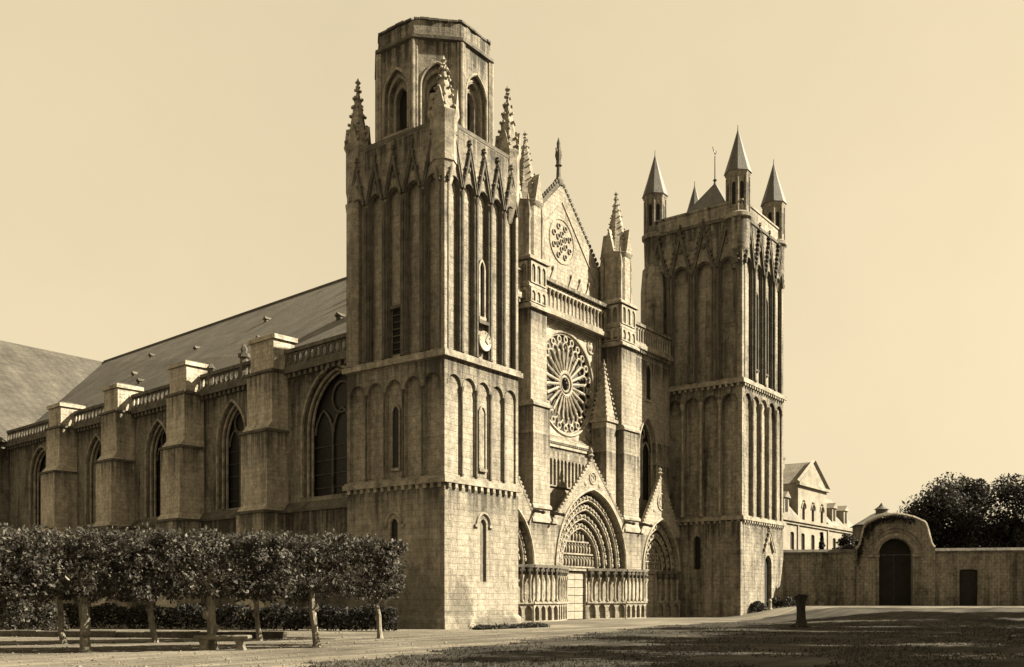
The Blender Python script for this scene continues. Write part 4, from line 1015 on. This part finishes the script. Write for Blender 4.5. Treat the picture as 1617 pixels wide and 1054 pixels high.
def rowpos(px, py):
    dep = CAMH * FPX / (py - PY0); return cam2w((px - PX0) / FPX * dep, dep)
near = [(500, 1022), (335, 1026), (135, 1028.5), (-70, 1031)]
far = [(600, 1008.5), (410, 1012), (245, 1015), (100, 1017.5), (-20, 1019)]
crowns = [clipped_crown(11 + i, 2.5, 1.5, 1.95, 3.72, 17000, .072).mesh('crown', LEAF, smooth=0) for i in range(3)]
rowang = math.atan2(.57, -.82)
labs_n = ['pollarded tree with a slim straight trunk at the end of the front row', 'pollarded tree with a thick pale trunk beside the stone bench', 'pollarded tree with a knobbly pale trunk by the kerb', 'pollarded tree at the end of the front row farthest from the portals']
for i, (px, py) in enumerate(near):
    x, y = rowpos(px, py); t = empty('pollarded_tree', (x, y, gh(x, y)))
    tag(t, labs_n[i], 'tree', 'pollarded trees beside the cathedral flank')
    link(pollard_trunk(30 + i, 2.0, .15 if i in (1, 2) else .115), 'trunk', t)
    link(crowns[i % 3], 'crown', t, (0, 0, 0), rowang + (math.pi if i % 2 else 0))
labs_f = ['pollarded tree closest to the taller tower, its crown cut square', 'thin trunked pollarded tree second in the back row from the taller tower', 'pollarded tree third in the back row from the taller tower', 'dark trunked pollarded tree behind the knobbly one', 'last pollarded tree of the back row beside the shrubs']
fcr = [clipped_crown(51 + i, 2.5, 1.4, 2.1, 4.1, 17000, .075).mesh('crown', LEAF, smooth=0) for i in range(2)]
for i, (px, py) in enumerate(far):
    x, y = rowpos(px, py); t = empty('pollarded_tree', (x, y, gh(x, y)))
    tag(t, labs_f[i], 'tree', 'pollarded trees beside the cathedral flank')
    link(pollard_trunk(60 + i, 2.15, .105), 'trunk', t)
    link(fcr[i % 2], 'crown', t, (-1.75 if i == 0 else 0, .85 if i == 0 else 0, 0), math.atan2(.43, -.9) + (math.pi if i % 2 else 0))
# shrubs behind the trees at the far end
for i, (px, dep, hh) in enumerate(((30, 45.5, 1.7), (78, 46, 1.4))):
    rng = random.Random(90 + i); pts = []
    for k in range(1500):
        a = rng.uniform(0, 6.28); q = (rng.random() ** .5) * .95; z = hh * rng.random() ** .7
        q *= math.sqrt(max(.1, 1 - (z / hh) ** 2)); pts.append((q * math.cos(a), q * math.sin(a), z + .05))
    x, y = cam2w((px - PX0) / FPX * dep, dep); s = empty('shrub', (x, y, 0))
    tag(s, ['tall leafy shrub at the end of the tree rows', 'rounded shrub next to the tall leafy shrub', 'low shrub behind the kerb under the trees', 'small shrub at the foot of the nave wall'][i], 'shrub', 'shrubs along the nave wall')
    link(leaf_cloud(rng, pts, .09).mesh('foliage', LEAF, smooth=0), 'foliage', s)
    st = MB()
    for k in range(5): a = k * 1.3; st.sweep([(0.04 * math.cos(a), .04 * math.sin(a), -.05), (.3 * math.cos(a), .3 * math.sin(a), hh * .75)], [.025, .01], 5)
    st.build('stem', BARKD, s)
rng = random.Random(311); pts = []; hx0, hx1 = cam2w(-31, 58), cam2w(-5.4, 50.5)
for k in range(15000):
    t = rng.random(); o_ = rng.uniform(-.5, .5); z = 1.35 * rng.random() ** .75 * (.92 + .1 * math.sin(t * 61) + .06 * math.sin(t * 173))
    dx, dy = hx1[0] - hx0[0], hx1[1] - hx0[1]; q = math.hypot(dx, dy)
    pts.append((hx0[0] + dx * t - dy / q * o_, hx0[1] + dy * t + dx / q * o_, z + .03))
hd_ = leaf_cloud(rng, pts, .1).build('hedge', LEAFH, smooth=0); tag(hd_, 'long dark hedge along the nave wall behind the pollarded trees', 'hedge')
# stone bench and kerb
x, y = rowpos(352, 1027); b = empty('stone_bench', (x, y, 0), math.atan2(RT[1], RT[0]))
tag(b, 'low stone bench with block legs beneath the pollarded trees', 'bench')
mb = MB(); mb.rings([[(-.85, -.24, .36), (.85, -.24, .36), (.85, .24, .36), (-.85, .24, .36)], [(-.9, -.27, .4), (.9, -.27, .4), (.9, .27, .4), (-.9, .27, .4)], [(-.9, -.27, .47), (.9, -.27, .47), (.9, .27, .47), (-.9, .27, .47)], [(-.86, -.24, .5), (.86, -.24, .5), (.86, .24, .5), (-.86, .24, .5)]]); mb.build('seat', BENCHS, b)
lg = MB(); lg.rings([[(-.16, -.2, -.02), (.16, -.2, -.02), (.16, .2, -.02), (-.16, .2, -.02)], [(-.1, -.17, .15), (.1, -.17, .15), (.1, .17, .15), (-.1, .17, .15)], [(-.17, -.21, .36), (.17, -.21, .36), (.17, .21, .36), (-.17, .21, .36)]]); lgm = lg.mesh('leg', BENCHS)
for q in (-.6, .6): link(lgm, 'leg', b, (q, 0, 0))
p0, p1 = cam2w(-27, 44.5), cam2w(-9.2, 41.5)
L = math.hypot(p1[0] - p0[0], p1[1] - p0[1]); kb = empty('stone_kerb', (p0[0], p0[1], 0), math.atan2(p1[1] - p0[1], p1[0] - p0[0]))
tag(kb, 'low stone kerb running behind the pollarded trees', 'kerb')
n = 14
for i in range(n):
    mb = MB(); a, c = i * L / n + .015, (i + 1) * L / n - .015; e = .02 * math.sin(i * 2.1)
    mb.rings([[(a, -.2, -.05), (c, -.2, -.05), (c, .2, -.05), (a, .2, -.05)], [(a, -.2, .26 + e), (c, -.2, .26 + e), (c, .2, .26 + e), (a, .2, .26 + e)], [(a + .02, -.17, .29 + e), (c - .02, -.17, .29 + e), (c - .02, .17, .29 + e), (a + .02, .17, .29 + e)]])
    mb.build('kerb_stone', S_SOOT, kb)

# ------------------------------------------------------------------ garden wall and gateway
WD = (.42, -.9075); GF = Fr((51.62, .3), WD, (WD[1], -WD[0])); Z0 = 1.0
def wall_len(q0, q1, door=None):
    mb = MB(); bays = [] if not door else [(door[0], door[1], .6, door[2], .12)]
    mb.box(q0, -.55, -.6, q1, -.3, 6.1, GF)
    screen(mb, GF, q0, q1, -.6, 6.1, bays, 0, -.3, 4, True); return mb
g = empty('garden_wall', GF.P(0, 0, 0)); tag(g, 'tall rubble stone wall between the turreted tower and the arched gateway', 'wall')
def rel(o, root):
    o.location = (-root.location[0], -root.location[1], -root.location[2]); return o
rel(wall_len(0.15, 6.98).build('masonry', S_WALL, g), g)
def coping(q0, q1, root):
    n = max(1, int((q1 - q0) / .9))
    for i in range(n):
        a, c = q0 + (q1 - q0) * i / n + .01, q0 + (q1 - q0) * (i + 1) / n - .01; mb = MB()
        mb.rings([[GF.P(a, .14, 6.1), GF.P(c, .14, 6.1), GF.P(c, -.7, 6.1), GF.P(a, -.7, 6.1)], [GF.P(a, .14, 6.24), GF.P(c, .14, 6.24), GF.P(c, -.7, 6.24), GF.P(a, -.7, 6.24)], [GF.P(a, -.15, 6.5), GF.P(c, -.15, 6.5), GF.P(c, -.4, 6.5), GF.P(a, -.4, 6.5)]])
        rel(mb.build('coping_stone', S_SOOT, root), root)
coping(.15, 6.98, g)
g2 = empty('garden_wall', GF.P(20, 0, 0)); tag(g2, 'rubble stone wall with a dark doorway beyond the arched gateway', 'wall')
rel(wall_len(14.12, 34, (17.1, .8, 4.35)).build('masonry', S_WALL, g2), g2); coping(14.12, 34, g2)
mb = MB(); mb.box(16.3, -.29, .6, 17.9, -.22, 4.47, GF); rel(mb.build('door', DOORD, g2), g2)
gt = empty('gateway', GF.P(10.55, 0, 0)); tag(gt, 'arched stone gateway with scrolled shoulders in the garden wall', 'gateway')
def gtop(u):
    d = abs(u - 10.55)
    if d < 2.45: return 9.75 - .75 * (d / 2.45) ** 2
    t = (d - 2.45) / 1.1; return 9.0 - 2.45 * (t - .16 * math.sin(2 * math.pi * t))
mb = MB(); c = 10.55
A = arch(c, 1.52, 5.95, 1.54, 10)
us = [7.0 + i * (c - 1.52 - 7.0) / 12 for i in range(13)]
V = MB()
def colz(u, za, v): return GF.P(u, v, za)
def strip(v, us_, zb):
    for a, b in zip(us_, us_[1:]): mb.quad(colz(a, zb(a), v), colz(b, zb(b), v), colz(b, gtop(b), v), colz(a, gtop(a), v))
us2 = [2 * c - u for u in us[::-1]]
Ad = dict((round(u, 5), z) for u, z in A)
for v in (.25, -.75):
    strip(v, us, lambda u: -.6); strip(v, us2, lambda u: -.6)
    for (ua, za), (ub, zb) in zip(A, A[1:]): mb.quad(GF.P(ua, v, za), GF.P(ub, v, zb), GF.P(ub, v, gtop(ub)), GF.P(ua, v, gtop(ua)))
for (ua, za), (ub, zb) in zip([(c - 1.52, -.6)] + A, A + [(c + 1.52, -.6)]): mb.quad(GF.P(ua, .25, za), GF.P(ub, .25, zb), GF.P(ub, -.75, zb), GF.P(ua, -.75, za))
for u in (7.0, 2 * c - 7.0): mb.quad(GF.P(u, .25, -.6), GF.P(u, .25, gtop(u)), GF.P(u, -.75, gtop(u)), GF.P(u, -.75, -.6))
allu = us + [u for u, z in A[1:-1]] + us2
for a, b in zip(allu, allu[1:]): mb.quad(GF.P(a, .25, gtop(a)), GF.P(b, .25, gtop(b)), GF.P(b, -.75, gtop(b)), GF.P(a, -.75, gtop(a)))
rel(mb.build('masonry', S_WALL, gt), gt)
mb = MB(); mb.sweep([GF.P(u, .2, gtop(u) + .06) for u in us], .16, 6); mb.sweep([GF.P(u, .2, gtop(u) + .06) for u in us2], .16, 6)
mb.sweep([GF.P(c - 2.45 + .49 * i_, .12, gtop(c - 2.45 + .49 * i_) + .04) for i_ in range(11)], .17, 6); rel(mb.build('scroll_coping', S_PALE, gt), gt)
mb = MB(); arch_roll(mb, GF, c, 1.62, 5.95, 1.64, .27, .13, 12, .6); arch_roll(mb, GF, c, 2.15, 5.95, 2.2, .27, .12, 12); arch_roll(mb, GF, c, 2.5, 5.95, 2.55, .27, .08, 12)
for s in (-1, 1): mb.box(c + s * 2.0 - .55, .2, 5.7, c + s * 2.0 + .55, .4, 5.95, GF)
rel(mb.build('arch_moulding', S_WALL, gt), gt)
# voussoirs of the gate arch
for i in range(13):
    a0, a1 = math.pi * i / 13 + .012, math.pi * (i + 1) / 13 - .012; mb = MB()
    mb.prism([(c - r * math.cos(a), 5.95 + r * math.sin(a)) for r, a in ((1.72, a0), (2.05, a0), (2.05, a1), (1.72, a1))], GF, .2, .31); rel(mb.build('voussoir', S_TRIM, gt), gt)
for s in (-1, 1):
    mb = MB(); x0, x1 = (c - 1.5, c - .02) if s < 0 else (c + .02, c + 1.5)
    mb.box(x0, -.62, .75, x1, -.5, 5.9, GF)
    for zz in (1.6, 3.3, 5.0): mb.box(x0 + .05, -.5, zz, x1 - .05, -.44, zz + .2, GF)
    rel(mb.build('gate_leaf', DOORD, gt), gt)
mb = MB(); mb.prism([(c - 1.5, 5.93)] + arch(c, 1.5, 5.95, 1.52, 8)[1:-1] + [(c + 1.5, 5.93)], GF, -.62, -.52); rel(mb.build('gate_tympanum', DOORD, gt), gt)
rng = random.Random(401); pts = []
for k in range(1500):
    u = 7.1 + 5.2 * rng.random() ** 1.7; zc_ = gtop(u) - .1 - abs(rng.gauss(0, .55)) * (1.4 if u < 8.6 else .5); pts.append(GF.P(u, .32 + abs(rng.gauss(0, .07)), min(zc_, gtop(u) + .12)))
iv = leaf_cloud(rng, pts, .1).build('ivy', LEAFD, smooth=0); tag(iv, 'dark ivy hanging over the shoulder of the stone gateway', 'ivy')
# pavilion roof showing over the gateway
px_, py_ = cam2w(39.9, 101.5); pv = empty('pavilion', (px_, py_, .9), math.atan2(WD[1], WD[0])); tag(pv, 'small pavilion with a hipped roof and lantern behind the gateway', 'building')
mb = MB(); mb.box(-2.6, -2.2, 0, 2.6, 2.2, 8.4); mb.build('wall', S_WALL, pv)
mb = MB(); mb.rings([[(-2.9, -2.5, 8.4), (2.9, -2.5, 8.4), (2.9, 2.5, 8.4), (-2.9, 2.5, 8.4)], [(-1.0, -.8, 9.6), (1.0, -.8, 9.6), (1.0, .8, 9.6), (-1.0, .8, 9.6)], [(-.55, -.5, 9.75), (.55, -.5, 9.75), (.55, .5, 9.75), (-.55, .5, 9.75)]]); mb.build('roof', SLATE, pv)
mb = MB(); mb.lathe(0, 0, [(.6, 9.7), (.6, 10.05), (.78, 10.1), (.3, 10.45), (.05, 10.8)], 8); mb.build('lantern', SLATE, pv)
mb = MB(); mb.box(-.5, 2.2, 5.5, .5, 2.26, 7.2); mb.build('window', GLASS, pv)
# ------------------------------------------------------------------ bishop's house
HZ = .9
H = empty('house', (66.3, 5.0, HZ)); tag(H, 'pale two storey house with pedimented centre and dormers behind the garden wall', 'house')
HF = Fr((0, 0), (1, 0), (0, -1)); ze = 10.5 - HZ
def hw(F, u0, u1, z0, z1, wins, d=.3): mb = MB(); screen(mb, F, u0, u1, z0, z1, wins, 0, -d, 5); return mb
gw_ = [(u, .62, 4.2, 8.2, .25) for u in (1.2, 4.7, 8.1, 11.5, 16.0, 20.6)]
mb = hw(HF, -2.5, 24.2, 0, ze, gw_); mb.box(-2.5, .3, 0, 24.2, 8, ze)
hwall = mb.build('wall', PLASTER, H)
for (u, h, zb, zs, r) in gw_:
    mb = MB(); mb.prism([(u - h, zb)] + arch(u, h, zs, r, 5)[1:-1] + [(u + h, zb)], HF, -.26, -.2); o = mb.build('window', GLASS, hwall)
    mb = MB(); mb.box(u - .03, -.2, zb, u + .03, -.16, zs + r - .02, HF); mb.box(u - h, -.2, zb + (zs - zb) * .55, u + h, -.17, zb + (zs - zb) * .55 + .06, HF); mb.build('glazing_bar', PLASTER, hwall)
mb = MB(); mb.box(-2.7, -.1, ze, 24.4, .4, ze + .35, HF); mb.box(-2.6, -.1, ze - .3, 24.3, .2, ze, HF)
for u in (2.9, 13.4, 24.0): mb.box(u - .18, -.02, 0, u + .18, .14, ze - .3, HF)
mb.build('cornice', PLASTER, H)
# pedimented block
bw2 = [(4.9, .45, 10.9 - HZ, 12.3 - HZ, .5), (8.1, .45, 10.9 - HZ, 12.3 - HZ, .5), (11.3, .45, 10.9 - HZ, 12.3 - HZ, .5)]
zp = 15.1 - HZ
mb = hw(HF, 3.1, 13.1, ze + .35, zp, bw2); mb.box(3.1, .3, ze + .35, 13.1, 7.5, zp); mb.quad((3.1, 0, ze + .35), (3.1, .3, ze + .35), (3.1, .3, zp), (3.1, 0, zp)); mb.quad((13.1, 0, ze + .35), (13.1, .3, ze + .35), (13.1, .3, zp), (13.1, 0, zp))
blk = mb.build('centre_block', PLASTER, H)
for (u, h, zb, zs, r) in bw2:
    mb = MB(); mb.prism([(u - h, zb)] + arch(u, h, zs, r, 5)[1:-1] + [(u + h, zb)], HF, -.26, -.2); mb.build('window', GLASS, blk)
    mb = MB(); arch_roll(mb, HF, u, h + .22, zs, r + .2, .03, .12, 6); mb.blob((u, -.1, zs + r + .35), (.3, .15, .2)); mb.box(u - h - .2, -.02, zb - .2, u + h + .2, .15, zb, HF); mb.build('window_surround', S_TRIM, blk)
mb = MB(); mb.prism([(3.0, zp), (13.2, zp), (8.1, zp + 3.0)], HF, -7.6, -.1); mb.build('pediment_roof', HROOF, blk)
mb = MB(); mb.box(2.7, -.1, zp - .25, 13.5, .35, zp + .1, HF)
for s in (-1, 1): mb.sweep([HF.P(8.1 + s * 5.4, .1, zp + .12), HF.P(8.1, .1, zp + 3.15)], .24, 4)
mb.prism([(3.4, zp + .1), (12.8, zp + .1), (8.1, zp + 2.8)], HF, -.09, .06)
mb.build('pediment', PLASTER, blk)
# roofs of the wings
zr = ze + .35
for (a, b) in ((-2.6, 3.08), (13.12, 24.4)):
    mb = MB(); mb.rings([[(a, -.3, zr), (b, -.3, zr), (b, 8.2, zr), (a, 8.2, zr)], [(a + (.0 if a < 0 else 0), 2.6, zr + 4.0), (b - (1.5 if b > 20 else 0), 2.6, zr + 4.0), (b - (1.5 if b > 20 else 0), 5.4, zr + 4.0), (a, 5.4, zr + 4.0)]])
    HRF = mb.build('roof', HROOF, H)
dm = MB(); dm.box(-.75, -.1, 0, .75, 2.0, 1.9); dm.rings([[(-.95, -.3, 1.9), (.95, -.3, 1.9), (.95, 2.4, 1.9), (-.95, 2.4, 1.9)], [(-.03, -.3, 2.6), (.03, -.3, 2.6), (.03, 2.4, 2.6), (-.03, 2.4, 2.6)]]); dmm = dm.mesh('dormer', PLASTER)
dw_ = MB(); dw_.box(-.4, -.13, .3, .4, -.11, 1.7); dwm = dw_.mesh('dormer_window', GLASS)
for u in (-.6, 16.0, 20.6): link(dmm, 'dormer', HRF, (u, .1, zr + .35)); link(dwm, 'dormer_window', HRF, (u, .1, zr + .35))
ch = MB(); ch.box(-.9, -.5, 0, .9, .5, 2.3); ch.box(-1.0, -.6, 2.3, 1.0, .6, 2.55); chm = ch.mesh('chimney', S_WALL)
link(chm, 'chimney', HRF, (6.3, 3.6, zp + 1.2)); link(chm, 'chimney', HRF, (23.3, 4.2, zr + 3.2)); link(chm, 'chimney', HRF, (-1.2, 4.2, zr + 3.4))
# conifers in the garden in front of the house
for i, (u, y, hh) in enumerate(((69.2, 2.2, 8.3), (71.6, 1.6, 6.6))):
    rng = random.Random(140 + i); pts = []
    for k in range(2600):
        t = rng.random() ** .8; q = (1.25 * (1 - t) + .08) * rng.uniform(.3, 1.0) * (.75 + .25 * math.sin(t * 40)); a = rng.uniform(0, 6.28); pts.append((q * math.cos(a), q * math.sin(a), .6 + (hh - .6) * t))
    t = empty('conifer', (u, y, .9)); tag(t, ['taller dark conifer in front of the pale house', 'shorter dark conifer in front of the pale house'][i], 'tree')
    link(leaf_cloud(rng, pts, .16).mesh('crown', LEAFD, smooth=0), 'crown', t); mb = MB(); mb.tube((0, 0, -.1), (0, 0, hh * .9), .13, .02); mb.build('trunk', BARKD, t)
trC, crC = limb_tree(15, 7.6, 3.2, 2.0, 16, 5200, .13, LEAFD, BARKD)
x, y = GF.P(6.6, -2.6, 0)[:2]; t = empty('garden_tree', (x, y, .9)); tag(t, 'small round dark tree peering over the wall beside the gateway', 'tree'); link(trC, 'trunk', t); link(crC, 'crown', t)
# ------------------------------------------------------------------ big trees
trA, crA = limb_tree(5, 14.5, 3.6, 6.4, 44, 34000, .17, LEAFD, BARKD)
trB, crB = limb_tree(9, 20.0, 4.0, 6.2, 40, 15000, .26, LEAFD, BARKD)
def bigtree(lat, dep, me, label, rz, sc_=1.0, group='broadleaf trees behind the garden wall', nm='broadleaf_tree'):
    x, y = cam2w(lat, dep); t = empty(nm, (x, y, gh(x, y) - .05), rz); t.scale = (sc_, sc_, sc_)
    tag(t, label, 'tree', group); link(me[0], 'trunk', t); link(me[1], 'crown', t)
bigtree(49.5, 103, (trA, crA), 'large dark broadleaf tree rising behind the gateway', .4, .97)
bigtree(55.5, 99, (trA, crA), 'dark broadleaf tree behind the wall doorway', 2.1, .95)
bigtree(46.5, 108, (trA, crA), 'smaller dark tree between the pavilion and the large tree', 4.0, .72)
for i, (lat, dep, s) in enumerate(((24.5, 25.5, .9), (27.5, 32.5, .95), (31, 40, 1.0), (34, 47, .95), (38, 54, 1.0), (41.5, 61.5, .95), (46, 69, .9))):
    bigtree(lat, dep, (trB, crB), 'tall broadleaf tree in the row shading the square before the towers', i * 1.7, s, 'tall trees along the edge of the square')
# ------------------------------------------------------------------ small things on the square
x, y = rowpos(1265, 991); st = empty('tree_stump', (x, y, gh(x, y))); tag(st, 'tall dark tree stump standing on the lawn before the garden wall', 'stump')
mb = MB(); prof = [(.46, -.1), (.36, .12), (.27, .5), (.25, 1.0), (.27, 1.5), (.34, 1.75), (.42, 1.9)]
rng = random.Random(4); n = 12
mb.rings([[(r * (1 + .12 * math.sin(3 * k + z)) * math.cos(2 * math.pi * k / n), r * (1 + .12 * math.sin(3 * k + z)) * math.sin(2 * math.pi * k / n), z + (rng.uniform(-.12, .1) if z > 1.8 else 0)) for k in range(n)] for r, z in prof])
mb.build('trunk', BARKD, st)
mb = MB()
for k in range(5): a = k * 1.3 + .4; mb.sweep([(.3 * math.cos(a), .3 * math.sin(a), .15), (.6 * math.cos(a), .6 * math.sin(a), .0), (.8 * math.cos(a), .8 * math.sin(a), -.1)], [.13, .1, .04], 6)
mb.build('root', BARKD, st)
for i, (px, hh, dd, wd) in enumerate(((1196, .9, 88.6, .9), (1226, .9, 90.5, 1.0), (1246, .8, 90, 1.2))):
    rng = random.Random(200 + i); pts = []
    for k in range(900):
        a = rng.uniform(0, 6.28); q = (rng.random() ** .5) * wd; z = hh * rng.random(); q *= math.sqrt(max(.1, 1 - (z / hh) ** 2)); pts.append((q * math.cos(a), q * math.sin(a), z + .04))
    x, y = cam2w((px - PX0) / FPX * dd, dd); s = empty('shrub', (x, y, gh(x, y)))
    tag(s, ['low shrub at the lit foot of the turreted tower', 'low shrub by the side door of the turreted tower', 'wide low shrub at the foot of the garden wall'][i], 'shrub', 'low shrubs by the turreted tower')
    link(leaf_cloud(rng, pts, .1).mesh('foliage', LEAFD, smooth=0), 'foliage', s); m2 = MB()
    for k in range(4): m2.sweep([(0, 0, -.05), (.3 * math.cos(k * 1.6), .3 * math.sin(k * 1.6), hh * .7)], [.03, .01], 5)
    m2.build('stem', BARKD, s)
x, y = cam2w((1216 - PX0) / FPX * 88.4, 88.4); mb = MB(); mb.lathe(0, 0, [(.2, -.1), (.2, .12), (.15, .16), (.14, .75), (.17, .8), (.1, .95), (.01, 1.0)], 10)
o = mb.build('stone_bollard', S_PALE, None, (x, y, gh(x, y))); tag(o, 'small white stone bollard among the shrubs at the turreted tower', 'bollard')
# dark leaf strip added for the shadowed gutter before the taller tower
rng = random.Random(77); mb = MB(); pts = []
for k in range(2600): pts.append((rng.uniform(.3, 6.9), -2.0 + rng.gauss(0, .22), abs(rng.gauss(0, .1)) + .02))
o = leaf_cloud(rng, pts, .08).build('gutter_shade_strip', LEAFD, smooth=0); tag(o, 'narrow strip of dark leaves added for a shadowed gutter before the taller tower', 'dark strip', kind='stuff')
# grass on the lawn
rng = random.Random(21); mb = MB()
cnt = 0
while cnt < 45000:
    d = 22 + 46 * rng.random() ** 1.6; l = rng.uniform(-8, 36)
    if not lawn_ok(l, d) or math.sin(l * .9 + 1.3 * math.sin(d * .31)) + math.sin(d * .7 + l * .23) + .6 * math.sin(l * 2.1 - d * 1.3) > .9: continue
    x, y = cam2w(l, d); z = gh(x, y); h = rng.uniform(.03, .09) * (1.8 if rng.random() < .05 else 1); a = rng.uniform(0, 6.28); ww = rng.uniform(.012, .028)
    dx, dy = rng.gauss(0, .06), rng.gauss(0, .06); k = len(mb.v)
    mb.v += [(x - ww * math.cos(a), y - ww * math.sin(a), z), (x + ww * math.cos(a), y + ww * math.sin(a), z), (x + dx, y + dy, z + h)]; mb.f.append((k, k + 1, k + 2)); cnt += 1
o = mb.build('grass', LEAFD, smooth=0); tag(o, 'rough dark grass on the lawn before the portals', 'grass', kind='stuff')
# loose stones on the gravel
rng = random.Random(88); mb = MB()
for k in range(3500):
    d = 23.5 + 30 * rng.random() ** 1.6; l = rng.uniform(-.56, .56) * d
    if lawn_ok(l, d): continue
    x, y = cam2w(l, d); q = rng.uniform(.015, .05) * (2.0 if rng.random() < .03 else 1); mb.blob((x, y, gh(x, y) + q * .2), (q, q * rng.uniform(.6, 1), q * .6), 5, 2)
o = mb.build('loose_stones', BENCHS); tag(o, 'small loose stones scattered over the gravel square', 'stones', kind='stuff')
